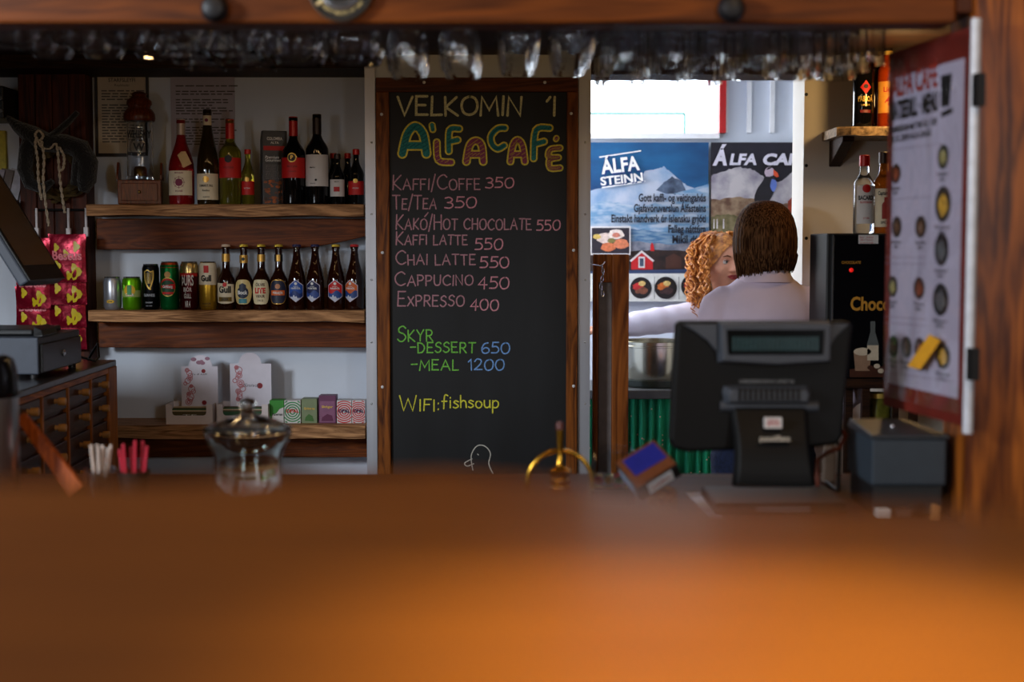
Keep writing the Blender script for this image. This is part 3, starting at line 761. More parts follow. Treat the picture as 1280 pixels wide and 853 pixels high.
# coffee carton
p = P(338, 254, 5.06)
t = thing('coffee_carton', 'black gable-topped coffee carton with red stripe between the wine bottles', 'carton', (p.x, 5.14, zs1), .28)
cw, cd, ch = .088, .07, 92 * kw
mb = MB(); mb.add([(-cw / 2, -cd / 2, 0), (cw / 2, -cd / 2, 0), (cw / 2, cd / 2, 0), (-cw / 2, cd / 2, 0), (-cw / 2, -cd / 2, ch), (cw / 2, -cd / 2, ch), (cw / 2, cd / 2, ch * .90), (-cw / 2, cd / 2, ch * .90), (cw / 2, -.005, ch * 1.005), (-cw / 2, -.005, ch * 1.005)],
    [(3, 2, 1, 0), (0, 1, 5, 4), (1, 2, 6, 8, 5), (2, 3, 7, 6), (3, 0, 4, 9, 7), (4, 5, 8, 9), (9, 8, 6, 7)])
mb.build('carton', mat('black_carton', (24, 18, 17), rough=.4, var=.2), t, bevel=.002)
yf = -cd / 2 - .0008
MB().box(-cw / 2 + .004, cw / 2 - .004, yf, yf + .0006, ch * .735, ch * .795).build('stripe', L_red, t)
mb = MB(); print_text(mb, 'COLOMBIA', 0, ch * .875, .010, flat(yf - .0003), .055, 'c', .03); print_text(mb, 'ALTA', 0, ch * .825, .008, flat(yf - .0003), .03, 'c', .02)
print_text(mb, 'Premium', -.01, ch * .625, .010, flat(yf - .0003), .05, 'c', .02, .2); print_text(mb, 'Gourmet', -.006, ch * .585, .010, flat(yf - .0003), .055, 'c', .02, .2); mb.build('lettering', I_white, t)
mb = MB()
for q in range(9): print_text(mb, 'kaffi frá fjöllum og dölum'[q % 4:], 0, ch * (.53 - .022 * q), .0034, flat(yf - .0003), .066, 'c')
mb.build('lettering', mat('grey_print', (150, 140, 136)), t)
mb = MB(); rnd = random.Random(4)
for q in range(46):
    u = rnd.uniform(-.038, .038); v = rnd.uniform(.004, ch * .33); a_ = rnd.uniform(.003, .008)
    mb.add([(u + a_ * 1.2 * cos(j * pi / 4), yf - .0002 - q * .00001, v + a_ * .8 * sin(j * pi / 4)) for j in range(8)], [tuple(range(8))])
mb.build('picture', mat('amber_cup_picture', (196, 96, 26), (.5), var=.4, scale=40, col2=(40, 18, 10)), t)
# two big reds
t, r, H = wine('wine_bottle', 'black wine bottle with red capsule and red label, right beside the coffee carton', 353, 382, 147, G_black)
bottle_body(r, H, H * .58, H * .76, .0138, t, G_black); foil(.0147, H * .78, H, F_red, t)
l = rect(r, 1.4, H * .30, H * .53).build('label', L_red, t); e_ = shape_disc(r, .0165, H * .53, .0013).build('emblem', I_gold, l); shape_disc(r, .0125, H * .53, .0017).build('emblem', L_dark, e_)
lettering(e_, r, [('P', 0, H * .513, .013, None, .04)], I_gold, .0021); lettering(l, r, [('PICCINI', 0, H * .42, .006, .036), ('CHIANTI', 0, H * .365, .0045, .03)], mat('dark_red_ink', (110, 10, 12)))
t, r, H = wine('wine_bottle', 'black wine bottle with a large plain white label and dark capsule', 383, 411, 144, G_black)
bottle_body(r, H, H * .60, H * .78, .0138, t, G_black); foil(.0147, H * .78, H, F_dk, t)
l = rect(r, 1.35, H * .20, H * .55).build('label', L_white, t); lettering(l, r, [('Merlot', -.012, H * .40, .005, .02), ('VIN DE PAYS', -.012, H * .225, .0035, .02)], I_black)
mb = shape_disc(r, .004, H * .27, .0013); mb.build('emblem', I_black, l)
# the four miniatures at the end
def mini(lab, x0, x1, top, Y, cap, lb, style):
    kk = Y / FPX; p = P((x0 + x1) / 2, 254, Y); r = (x1 - x0) / 2 * kk; H = (254.5 - top) * kk
    t = thing('mini_wine_bottle', lab, 'bottle', (p.x, Y, zs1), 0, 'miniature wine bottles on the top shelf')
    bottle_body(r, H, H * .54, H * .78, .0098, t, G_black); foil(.0112, H * .90, H, cap, t, 'cap')
    if style == 'w':
        l = rect(r, 1.3, .028, .088).build('label', L_white, t); rect(r + .0006, .4, .045, .062).build('emblem', I_red, l); lettering(l, r, [('MERLOT', 0, .078, .0035, .016)], I_black)
    elif style == 'r':
        l = rect(r, 1.4, .034, .082).build('label', L_red, t); shape_disc(r, .008, .083, .0013).build('emblem', I_gold, l); lettering(l, r, [('PICCINI', 0, .055, .004, .022)], I_white)
mini('miniature dark bottle with red cap, half hidden behind the white-labelled miniature', 410.5, 424, 190, 5.17, F_red, None, '')
mini('miniature dark wine bottle with small white label and black cap', 413, 431, 192, 5.07, F_dk, None, 'w')
mini('miniature dark bottle with red cap in the back row by the metal strip', 428, 442, 190, 5.17, F_red, None, '')
mini('miniature dark wine bottle with red label and red cap by the metal strip', 436, 455, 186, 5.07, F_red, None, 'r')

# ---- cans
M_canend = mat('can_aluminium', (170, 170, 172), rough=.25, metal=.95)
def can(lab, x0, x1, top, bodym, style):
    Y = 5.10; kk = Y / FPX; p = P((x0 + x1) / 2, 386, Y); r = (x1 - x0) / 2 * kk; H = (387 - top) * kk
    t = thing('beer_can', lab, 'can', (p.x, Y, zs2), 0, 'beer cans on the middle shelf')
    MB().lathe([(r * .78, .004), (r * .80, 0), (r * .86, .002), (r, .012), (r, H - .016), (r * .86, H - .004)], n=36).lathe([(r * .78, .004), (0, .006)], n=36).build('can_body', bodym, t)
    MB().lathe([(r * .86, H - .004), (r * .88, H - .001), (r * .86, H), (r * .82, H - .001), (r * .80, H - .005), (0, H - .005)], n=36).build('can_lid', M_canend, t)
    return t, r, H
def metal_can(name, col): return mat(name, col, rough=.3, metal=.75, var=.05)
t, r, H = can('small plain silver can with yellow emblem, first of the can row', 130, 152, 346, metal_can('silver_can', (176, 178, 186)), 0)
l = shape_disc(r, .0065, .030, .0008, 2.1).build('emblem', mat('yellow_print', (222, 176, 40)), t); lettering(l, r, [('pils', 0, .028, .005, .014)], L_dark, .0016)
t, r, H = can('small lime green can with yellow sun emblem', 153.5, 177, 346, metal_can('lime_can', (110, 190, 20)), 0)
l = rect(r, 1.3, .046, .070).build('band', mat('pale_green_print', (150, 170, 90)), t)
shape_disc(r, .020, .070, .0014, 1.0).build('emblem', mat('yellow_print', (222, 176, 40)), t); rect(r + .0016, .22, .054, .088).build('figure', mat('mint_print', (70, 150, 90)), t); lettering(l, r, [('CIDER', 0, .050, .009, .03)], I_white, .0020)
t, r, H = can('tall black beer can with golden harp emblem', 178.5, 199.5, 330, metal_can('black_can', (16, 16, 20)), 0)
mb = MB(); to = wrap(r + .0009)
ribbon(mb, smooth_pts([(-.016, .135), (-.012, .10), (0, .078), (.006, .074)]), .005, to); ribbon(mb, smooth_pts([(.016, .138), (.015, .11), (.004, .076)]), .005, to); ribbon(mb, smooth_pts([(-.016, .135), (-.004, .142), (.006, .136), (.016, .139)]), .004, to)
for q in range(6): ribbon(mb, [(-.010 + q * .004, .132), (-.006 + q * .0026, .094)], .0009, to)
mb.build('harp_emblem', I_gold, t)
lettering(t, r, [('GUINNESS', 0, .048, .009, .042), ('DRAUGHT', 0, .024, .005, .026), ('EST 1759', 0, .013, .003, .022)], mat('silver_print', (170, 172, 178)))
t, r, H = can('tall green beer can with a red-ringed oval emblem', 201, 224, 327, metal_can('green_can', (12, 110, 52)), 0)
MB().lathe([(r + .0004, H - .022), (r * .9, H - .004)], n=36).build('shoulder_band', mat('copper_can_band', (170, 60, 20), rough=.3, metal=.7), t)
a_ = shape_disc(r, .034, .082, .0008, .85).build('emblem', I_gold, t); b_ = shape_disc(r, .031, .082, .0012, .85).build('emblem_face', mat('dark_green_print', (14, 70, 36)), a_)
mb = patch(MB(), r + .0016, .75, lambda q: .094 + .012 * (1 - q * q), lambda q: .100 + .012 * (1 - q * q)); patch(mb, r + .0016, .6, lambda q: .056, lambda q: .064); patch(mb, r + .0018, .82, lambda q: .077 - .003 * q, lambda q: .090 + .004 * q); mb.build('emblem_band', L_red, a_)
lettering(a_, r, [('Carlsberg', 0, .079, .010, .036, .03)], I_white, .0024)
shape_disc(r, .011, .126, .0009).build('crown_emblem', mat('cream_gold', (206, 160, 90)), t)
t, r, H = can('tall maroon and silver beer can with big white vertical letters', 226, 248.5, 327, metal_can('maroon_can', (84, 20, 26)), 0)
MB().lathe([(r + .0004, H - .040), (r + .0004, H - .016), (r * .88, H - .004)], n=36).build('shoulder_band', mat('gold_can_band', (196, 170, 110), rough=.25, metal=.8), t)
l = rect(r, 1.2, H - .052, H - .041).build('band', L_red, t)
lettering(t, r, [('ÞURS', 0, .088, .036, .044, .02), ('BJÓR', 0, .066, .014, .03, .02), ('GULL', 0, .042, .016, .026, .02), ('NR 4', 0, .010, .022, .018, .02)], I_white)
t, r, H = can('tall half white, half gold can with black lettering beside the first brown beer bottle', 249.5, 271.5, 327, metal_can('gold_can', (206, 160, 50)), 0)
MB().lathe([(r + .0004, H * .52), (r + .0004, H - .016), (r * .9, H - .005)], n=36).build('white_band', mat('ivory_print', (222, 206, 178), rough=.4), t)
rect(r + .0007, .27, H * .77, H - .014).build('emblem', L_red, t)
lettering(t, r, [('Gull', -.001, H * .60, .020, .038, .045)], I_black, .0018); lettering(t, r, [('EINSTÖK', 0, .02, .005, .034), ('premium lager', 0, .012, .003, .03)], mat('brown_ink', (90, 60, 16)))

# ---- beer bottles
def beer(lab, x0, x1, capm, style, rot=0.0):
    Y = 5.10; kk = Y / FPX; p = P((x0 + x1) / 2, 386, Y); r = (x1 - x0) / 2 * kk; H = (387 - 306) * kk
    t = thing('beer_bottle', lab, 'bottle', (p.x, Y, zs2), rot, 'brown beer bottles on the middle shelf')
    if style == 'g': bottle_body(r, H, H * .44, H * .64, .0128, t, G_brown)
    else: bottle_body(r, H, H * .42, H * .86, .0125, t, G_brown)
    mb = MB(); rr = .0152; n = 42; vs = []
    for i in range(n): q = rr + (.0012 if i % 2 else 0); vs.append((q * cos(2 * pi * i / n), q * sin(2 * pi * i / n), H - .007))
    for i in range(n): vs.append((rr * .93 * cos(2 * pi * i / n), rr * .93 * sin(2 * pi * i / n), H + .001))
    vs.append((0, 0, H + .0022))
    mb.add(vs, [(i, (i + 1) % n, n + (i + 1) % n, n + i) for i in range(n)] + [(n + i, n + (i + 1) % n, 2 * n) for i in range(n)]); mb.build('crown_cap', capm, t)
    return t, r, H
C_gold = mat('gold_cap', (206, 176, 60), rough=.35, metal=.5); C_cream = mat('cream_cap', (214, 186, 160), rough=.4); C_navy = mat('navy_cap', (30, 28, 76), rough=.4); C_red = mat('red_cap', (196, 22, 26), rough=.4)
def nb(t, H, z0, z1, m): return rect(.0146, 1.4, z0, z1).build('neck_label', m, t)
t, r, H = beer('brown beer bottle with ivory square label, red dot and cream cap, beside the gold can', 272.5, 294, C_cream, 'g')
nb(t, H, H * .74, H * .86, L_gold); l = patch(MB(), r + .0007, 1.2, lambda q: .022 + .006 * q * q, lambda q: .094 - .003 * q).build('label', L_cream, t)
shape_disc(r, .0075, .090, .0012).build('emblem', L_red, l); lettering(l, r, [('Gull', 0, .062, .022, .046, .045)], I_black); mb = patch(MB(), r + .0012, .8, lambda q: .030, lambda q: .046); mb.build('ribbon', mat('olive_print', (110, 84, 24)), l); lettering(l, r, [('LAGER', 0, .034, .008, .026)], I_black, .0018)
t, r, H = beer('brown beer bottle with oval gold label holding a dark blue emblem', 294.5, 316.5, C_gold, 'g')
n_ = nb(t, H, H * .72, H * .84, L_gold); shape_disc(.0146, .006, H * .78, .0012).build('emblem', L_dark, n_)
l = patch(MB(), r + .0007, 1.2, lambda q: .064 - .044 * (1 - q ** 4), lambda q: .064 + .044 * (1 - q ** 4)).build('label', mat('pale_gold_label', (206, 182, 120), rough=.4), t)
shape_disc(r, .021, .062, .0012).build('emblem', mat('ink_blue', (18, 28, 54)), l); hexa(r, .012, .082, .014, .0014).build('emblem_top', mat('ink_blue', (18, 28, 54)), l); lettering(l, r, [('Bock', 0, .056, .013, .036, .03)], I_white, .002); rect(r + .0009, .45, .024, .040).build('foot_patch', mat('teal_print', (60, 130, 140)), l)
t, r, H = beer('brown beer bottle with tall ivory label crossed by red lettering', 316.5, 338, C_gold, 'g')
nb(t, H, H * .74, H * .85, L_gold); l = patch(MB(), r + .0007, 1.2, lambda q: .064 - .044 * (1 - q ** 6), lambda q: .064 + .044 * (1 - q ** 6)).build('label', mat('ivory_label', (216, 200, 160), rough=.45), t)
lettering(l, r, [('ÖLVIS', 0, .085, .010, .034, .03), ('VIÐUR', 0, .044, .010, .034, .03), ('1913', 0, .030, .007, .02)], mat('brown_ink2', (80, 54, 36))); lettering(l, r, [('LITE', 0, .060, .018, .040, .05)], L_red)
t, r, H = beer('brown beer bottle with dark oval label and an orange patch', 338, 360, C_gold, 'g')
n_ = nb(t, H, H * .74, H * .85, L_dark); rect(.0150, .5, H * .745, H * .845).build('emblem', L_gold, n_)
l = patch(MB(), r + .0007, 1.2, lambda q: .064 - .044 * (1 - q ** 4), lambda q: .064 + .044 * (1 - q ** 4)).build('label', L_gold, t); patch(MB(), r + .0011, 1.12, lambda q: .064 - .041 * (1 - q ** 4), lambda q: .064 + .041 * (1 - q ** 4)).build('label_face', mat('ink_navy', (24, 28, 52)), l)
rect(r + .0010, .8, .052, .070).build('patch', L_orange, l); shape_disc(r, .009, .084, .0016).build('emblem', mat('peach', (196, 130, 90)), l); lettering(l, r, [('PÁSKABJÓR', 0, .057, .008, .038)], I_white, .0022)
def einstok(lab, x0, x1, capm, top, low, name, rot):
    t, r, H = beer(lab, x0, x1, capm, 'e', rot)
    zc = .068; hh = .040; hw = .028
    l = hexa(r, hw, zc, hh).build('label', mat('pale_lilac_label', (206, 198, 214), rough=.6), t)
    h2 = hexa(r, hw * .91, zc, hh * .93, .0011).build('label_face', top, l)
    hh_, hw_ = hh * .93, hw * .91
    def zb(q): return zc - hh_ * (1 - .5 * abs(q))
    patch(MB(), r + .0015, hw_ / r * .99, zb, lambda q: min(zc - .004 + .006 * sin(4 * q + x0), zc + hh_ * (1 - .5 * abs(q))), 16).build('label_sea', low, l)
    patch(MB(), r + .0018, hw_ / r * .98, zb, lambda q: max(zb(q), zc - .016 - .016 * abs(q + .25) ** 1.0 + .003 * sin(17 * q)), 18).build('label_snow', mat('snow_print', (196, 200, 216)), l)
    shape_disc(r, .005, zc + .026, .0016).build('emblem', I_white, l); lettering(l, r, [(name, 0, zc + .006, .0058, .036, .03), ('ICELANDIC', 0, zc + .0145, .0026, .018)], I_white, .0020)
einstok('slim brown beer bottle with bright blue hexagon label and navy cap', 360.5, 382.5, C_navy, L_blue, mat('deep_blue', (20, 48, 112)), 'HVÍTÖL', 0)
einstok('slim brown beer bottle with dark navy hexagon label and snowy peak, navy cap', 383.5, 405.5, C_navy, L_navy, mat('mid_blue', (40, 70, 140)), 'PORTER', -.25)
einstok('slim brown beer bottle with red hexagon label and gold cap', 409, 431.5, C_gold, L_red, mat('sea_blue', (30, 70, 140)), 'RAUÐÖL', 0)
einstok('slim brown beer bottle with orange-banded blue hexagon label and red cap', 432, 455, C_red, L_orange, mat('deep_blue2', (24, 60, 124)), 'PÁSKAÖL', -.4)
# a bare pale strip of board seen between the slim bottles
b_ = MB().box(X(357, 5.23), X(455, 5.23), 5.225, 5.249, zs2, zs2 + .075).build('board_offcut', wood('yellow_pine', (170, 110, 40), (214, 150, 66), 'x', 10)); tag(b_, 'low yellow pine board standing against the wall behind the slim beer bottles', 'board')

# ---------------------------------------------------------------- lowest shelf
M_card = mat('white_card', (226, 214, 212), rough=.6, var=.03); M_cardp = mat('lilac_white_card', (220, 214, 226), rough=.45, var=.03)
M_rosep = mat('rose_print', (186, 104, 112), rough=.6); M_garnet = mat('garnet_print', (140, 16, 30), rough=.5)
def flower_print(mb, cx, cz, s, y, seed):
    rnd = random.Random(seed); j = 0
    for i in range(13):
        a = i / 12; u = cx + s * (.10 * sin(a * 9) + (.22 if 5 < i < 9 else 0)); v = cz + s * (1.0 - a * 1.0)
        rr = s * rnd.uniform(.05, .11)
        ribbon(mb, [(u + rr * cos(q * pi / 6), v + rr * sin(q * pi / 6)) for q in range(13)], s * .022, flat(y - .00004 * j)); j += 1
        if i % 3 == 0: ribbon(mb, [(u + rr * .5 * cos(q * pi / 4), v + rr * .5 * sin(q * pi / 4)) for q in range(9)], s * .03, flat(y - .00004 * j)); j += 1
def display(lab, x0, x1, hx0, hx1, top, htop, fan, seed, dots):
    Y = 5.09; kk = Y / FPX; cx = (x0 + x1) / 2; w = (x1 - x0) * kk; p = P(cx, 528, Y)
    t = thing('display_carton', lab, 'carton', (p.x, Y - .03, zs3), 0, 'white display cartons on the lowest shelf')
    hh = 25 * kk; dp = .11
    c = .006; lip = 11 * kk
    # tray: front with a rounded cut-out, sides, back, bottom
    a0, a1 = -w / 2 + .022, w / 2 - .022; rr = .012
    arc1 = [(a0 + rr - rr * cos(q * pi / 8), lip + rr - rr * sin(q * pi / 8)) for q in range(5)]
    arc2 = [(a1 - rr + rr * sin(q * pi / 8), lip + rr - rr * cos(q * pi / 8)) for q in range(5)]
    poly = [(-w / 2, 0), (w / 2, 0), (w / 2, hh), (a1, hh)] + arc2[::-1] + arc1[::-1] + [(a0, hh), (-w / 2, hh)]
    mb = MB().prism(poly, 0, .0016)
    mb.box(-w / 2, -w / 2 + .0016, .0016, dp, 0, hh).box(w / 2 - .0016, w / 2, .0016, dp, 0, hh).box(-w / 2 + .0016, w / 2 - .0016, .0016, dp - .0016, 0, .0016).box(-w / 2 + .0016, w / 2 - .0016, dp - .0016, dp, 0, hh)
    mb.build('tray', M_card, t)
    h0, h1 = (hx0 - cx) * kk, (hx1 - cx) * kk; zt = (528 - htop) * kk; zc = (528 - top) * kk; mid = (h0 + h1) / 2 + (.004 if fan else -.002); R = zc - zt if zc - zt > .03 else .03
    R = (zc - zt) * .98
    head = [(h0, .0), (h1, .0), (h1, zt), (mid + R, zt)] + [(mid + R * cos(q * pi / 12), zt + R * .98 * sin(q * pi / 12)) for q in range(1, 12)] + [(mid - R, zt), (h0, zt)]
    hd = MB().prism(head, dp * .55, dp * .55 + .0018).build('header_card', M_cardp, t)
    y = dp * .55 - .0006; mb = MB(); flower_print(mb, h0 + (h1 - h0) * .16, (528 - (htop + 45)) * kk, 40 * kk, y, seed)
    mb.build('flower_print', M_rosep, hd)
    mb = MB()
    for dx, dy, r_ in dots: mb.add([((dx - cx) * kk + r_ * kk * cos(q * pi / 10), y - .0002, (528 - dy) * kk + r_ * kk * sin(q * pi / 10)) for q in range(20)], [tuple(range(20))])
    mb.build('seal_print', M_garnet, hd)
    mb = MB(); print_text(mb, 'Sniva' if not fan else 'Te & kaffi', ((h0 + h1) / 2), (528 - (483 if not fan else 468)) * kk, .012 if not fan else .006, flat(y - .0003), .056, 'c', 0, .35); mb.build('lettering', mat('grey_script', (90, 86, 98)), hd)
    if fan:
        mb = MB(); rnd = random.Random(2)
        for q in range(7):
            u = mid + rnd.uniform(-.7, .6) * R; v = zt + rnd.uniform(.1, .7) * R; a = rnd.uniform(.006, .012)
            mb.add([(u + a * cos(j * pi / 5), y - .0002 - q * .00005, v + a * .7 * sin(j * pi / 5)) for j in range(10)], [tuple(range(10))])
        mb.build('flower_print', mat('mauve_print', (150, 104, 124)), hd)
    for q in range(5):
        o = MB().box(-w / 2 + .012 + .001 * q, w / 2 - .014 - .002 * q, .008 + .011 * q, .014 + .011 * q, .0018, hh * (.62 + .05 * q)).build('packet', [mat('olive_packet', (86, 74, 36)), mat('cream_packet', (206, 184, 150)), mat('green_packet', (46, 92, 54))][(q + (0 if fan else 2)) % 3], t)
        mb = MB(); print_text(mb, 'TE', 0, hh * .4, .006, flat(.0076 + .011 * q), .05, 'c'); mb.build('lettering', I_white if q % 3 != 1 else L_dark, o)
display('white display carton of packets with a flowered header card, fan-topped, near the drawer cabinet', 210, 268, 225, 271, 442, 457, True, 3, [(253, 463, 2.6), (253.5, 503, 3)])
display('white display carton behind the glass jar with a round-topped flowered header', 273, 337, 286, 338, 439, 453.5, False, 8, [(323.5, 481.5, 3.6)])
def box_item(lab, x0, x1, top, m, Y=5.09, name='tea_box', cat='box', dep=.06):
    kk = Y / FPX; cx = (x0 + x1) / 2; p = P(cx, 528, Y); w = (x1 - x0) * kk; h = (528 - top) * kk
    t = thing(name, lab, cat, (p.x, Y, zs3), 0, 'small boxes on the lowest shelf')
    MB().box(-w / 2, w / 2, 0, dep, 0, h).build('carton', m, t, bevel=.0012)
    return t, w, h
def swirl(t, w, h, m, n=5, cx=0.0, cz=.5):
    mb = MB()
    for i in range(n):
        R = w * (.15 + .145 * i)
        run = []
        for q in range(41):
            u = cx + R * cos(q * pi / 20); v = h * cz + R * sin(q * pi / 20)
            if abs(u) < w / 2 - .001 and .001 < v < h - .001: run.append((u, v))
            else:
                if len(run) > 1: ribbon(mb, run, w * .07, flat(-.0008 - i * .00005))
                run = []
        if len(run) > 1: ribbon(mb, run, w * .07, flat(-.0008 - i * .00005))
    mb.build('ring_print', m, t)
def word(t, s, u, v, h, w, m, y=-.0014, bold=.03):
    mb = MB(); print_text(mb, s, u, v, h, flat(y), w, 'c', bold); mb.build('lettering', m, t)
G1 = mat('leaf_green_carton', (50, 140, 40), rough=.5)
t, w, h = box_item('green and white lozenge box with wavy print, first of the small boxes', 337, 355, 499, G1)
mb = MB().prism([(-w * .1, .002), (w / 2 - .001, .002), (w / 2 - .001, h * .7), (w * .2, h * .62), (0, h * .45), (-w * .3, h * .38), (-w * .34, h * .1)], -.0009, -.0002); mb.build('white_print', L_white, t); word(t, 'Fisherman', .003, h * .34, .009, w * .72, I_black)
MB().box(-w / 2 + .003, -w * .05, -.0012, -.0002, .002, .012).build('red_print', L_red, t)
t, w, h = box_item('white lozenge box with green concentric rings', 355.5, 376, 499, L_white); swirl(t, w, h, mat('opal_green', (20, 130, 60)), 6); word(t, 'OPAL', 0, h * .47, .012, w * .8, L_red)
t, w, h = box_item('pale green tea box with leaf picture and dark edges', 377, 396.5, 497, mat('sage_carton', (120, 132, 96), rough=.5)); word(t, 'Grönt te', 0, h * .56, .008, w * .7, I_gold)
MB().prism([(-w * .3, h * .1), (w * .3, h * .08), (w * .2, h * .3), (-.002, h * .38), (-w * .25, h * .25)], -.0009, -.0002).build('leaf_print', mat('moss_print', (60, 104, 40)), t)
t, w, h = box_item('taller purple tea box with a dark top', 398.5, 420, 493, mat('plum_carton', (106, 52, 88), rough=.5)); word(t, 'Skógar', 0, h * .56, .008, w * .66, I_gold)
MB().box(-w * .44, w * .44, -.0008, -.0002, .004, h * .80).build('panel', mat('dusk_panel', (136, 84, 116)), t); MB().prism([(-w * .35, h * .08), (w * .35, h * .08), (w * .28, h * .28), (0, h * .34), (-w * .3, h * .22)], -.0013, -.0009).build('berry_print', mat('berry_print', (96, 30, 70)), t)
for q, (a, b) in enumerate(((421, 439.5), (440, 456.5))):
    t, w, h = box_item(['white lozenge box with red concentric rings beside the purple tea box', 'white lozenge box with red concentric rings by the metal strip'][q], a, b, 499, L_white); swirl(t, w, h, mat('opal_red', (200, 30, 40)), 6); word(t, 'OPAL', 0, h * .47, .012, w * .8, L_navy)
# ================================================================ left end of the bar
M_plank = wood('dark_red_planks', (42, 15, 6), (92, 40, 16), 'z', 10, .55)
pp = thing('plank_panel', 'dark red-brown vertical plank panel beside the shelves, hung with a hat', 'panel', (X(68, 5.15), 5.25, 0))
xa, xb_ = X(25, 5.15), X(110, 5.15); xm = X(68, 5.15); wq = (xb_ - xa) / 4
for i in range(4):
    MB().box(xa - xm + wq * i + .001, xa - xm + wq * (i + 1) - .001, -.09 if i < 3 else -.098, -.001, 0, ZC - .01).build('plank', M_plank, pp, bevel=.003)
# things on the wall at the far left
t = thing('amplifier', 'black amplifier box on the wall left of the plank panel', 'amplifier', (X(-30, 5.1), 5.249, Z(150, 5.1)))
MB().box(-.22, X(17, 5.1) - X(-30, 5.1), -.22, 0, 0, Z(110, 5.1) - Z(150, 5.1)).build('case', M_black, t, bevel=.004)
for px, py in ((6, 123), (6, 139), (-20, 131)):
    MB().lathe([(0, 0), (.008, 0), (.007, .01), (0, .011)], (X(px, 5.03) - X(-30, 5.1), -.22, Z(py, 5.03) - Z(150, 5.1)), 14, Matrix.Rotation(pi / 2, 4, 'X')).build('dial', mat('grey_knob', (90, 90, 92)), t)
t = thing('wall_rack', 'dark wall rack of leaning brochures left of the plank panel', 'rack', (X(-5, 5.15), 5.249, Z(268, 5.15)))
MB().box(-.12, .095, -.13, 0, 0, .012).box(-.12, .095, -.13, -.122, .012, .05).build('tray', M_dark, t)
for i, (px, c_) in enumerate(((-14, (150, 140, 150)), (-4, (90, 70, 60)), (7, (170, 166, 176)), (13, (120, 116, 130)))):
    p = P(px, 264, 5.15)
    o = MB().box(-.022, .022, -.003, .003, 0, .155).build('brochure', mat('brochure_%d' % i, c_, rough=.4, var=.35, scale=25), loc=(p.x, 5.16 + .012 * i, Z(268, 5.15) + .013), rot=(-.12, .2, .1))
    tag(o, ['pale brochure nearest the left end of the wall rack', 'brown brochure leaning second in the wall rack', 'white brochure leaning third in the wall rack', 'grey brochure at the plank end of the wall rack'][i], 'brochure', 'brochures in the wall rack')
o = MB().box(-.03, .03, -.02, 0, 0, .155).build('yellow_packet', mat('yellow_packet', (190, 170, 40), rough=.5, var=.2), loc=(X(-4, 5.2), 5.249, Z(216, 5.2)), bevel=.004)
tag(o, 'yellow packet on the wall above the brochures', 'packet')

# wreath and dark hat with braided cords on the plank panel
p = P(70, 215, 5.10)
mb = MB(); rnd = random.Random(9)
for j in range(46):
    a0 = rnd.uniform(0, 2 * pi); R = .082 + rnd.uniform(-.014, .014); pts = []
    ph = rnd.uniform(0, 6.28)
    for q in range(12):
        a_ = a0 + q * .16; rr = R + .010 * sin(q * .9 + ph); pts.append((rr * cos(a_), -.022 + .012 * sin(q * .8 + ph), rr * 1.05 * sin(a_)))
    mb.tube(pts, .0055, 5)
o = mb.build('straw_wreath', mat('mossy_straw', (54, 42, 18), rough=.9, var=.4, scale=50, col2=(96, 74, 34)), loc=(p.x, 5.15 - .006, p.z))
tag(o, 'mossy straw wreath hung on the plank panel behind the dark hat', 'wreath')
def P4(px, py, Y=5.04): q = P(px, py, Y); return (q.x - hb.x, q.y - hb.y, q.z - hb.z)
hb = P(70, 190, 5.0); hb.y = 5.1
t = thing('fur_hat', 'dark fur hat with ear flaps and white braided cords on the plank panel', 'hat', hb)
M_fur = mat('black_fur', (16, 13, 11), rough=.95, var=.5, scale=120, bump=.8, sheen=.3)
mb = MB()
mb.tube([P4(8, 146), P4(22, 158), P4(38, 168), P4(58, 178), P4(82, 180), P4(100, 186), P4(109, 204), P4(108, 226), P4(104, 240)], [.010, .028, .046, .046, .046, .050, .050, .044, .022], 14, flat=.75)
mb.build('fur_band', M_fur, t)
MB().tube([P4(40, 168), P4(34, 188), P4(31, 212), P4(38, 230), P4(54, 236), P4(66, 226)], [.036, .038, .036, .034, .028, .014], 12, flat=.7).build('ear_flap', M_fur, t)
MB().tube([P4(104, 184), P4(100, 210), P4(94, 232)], [.040, .040, .024], 12, flat=.7).build('ear_flap', M_fur, t)
MB().tube([P4(56, 176, 5.03), P4(70, 166, 5.03), P4(86, 152, 5.03), P4(97, 140, 5.03)], [.020, .020, .018, .014], 10, flat=.6).build('strap', M_fur, t)
M_cord = mat('ivory_cord', (176, 160, 138), rough=.9, var=.3, scale=160)
def cord(pts, n=30):
    pts = smooth_pts([(a, b) for a, b in pts], 8); out = MB()
    base = [P4(q[0], q[1], 4.985) for q in pts]
    for s_ in (0, pi):
        out.tube([(b[0] + .0028 * sin(i * 1.1 + s_), b[1] + .0028 * cos(i * 1.1 + s_), b[2]) for i, b in enumerate(base)], .0028, 6)
    out.build('cord', M_cord, t)
cord([(46, 172), (44, 180), (47, 200), (48, 225), (52, 250)]); cord([(52, 176), (55, 200), (54, 225), (57, 255), (61, 283)]); cord([(47, 176), (52, 184), (62, 186), (70, 180), (73, 200), (75, 225), (78, 248), (81, 266)])
cord([(48, 163), (44, 168), (48, 176), (54, 170), (49, 163)]); cord([(74, 184), (80, 196), (79, 210), (75, 214)])

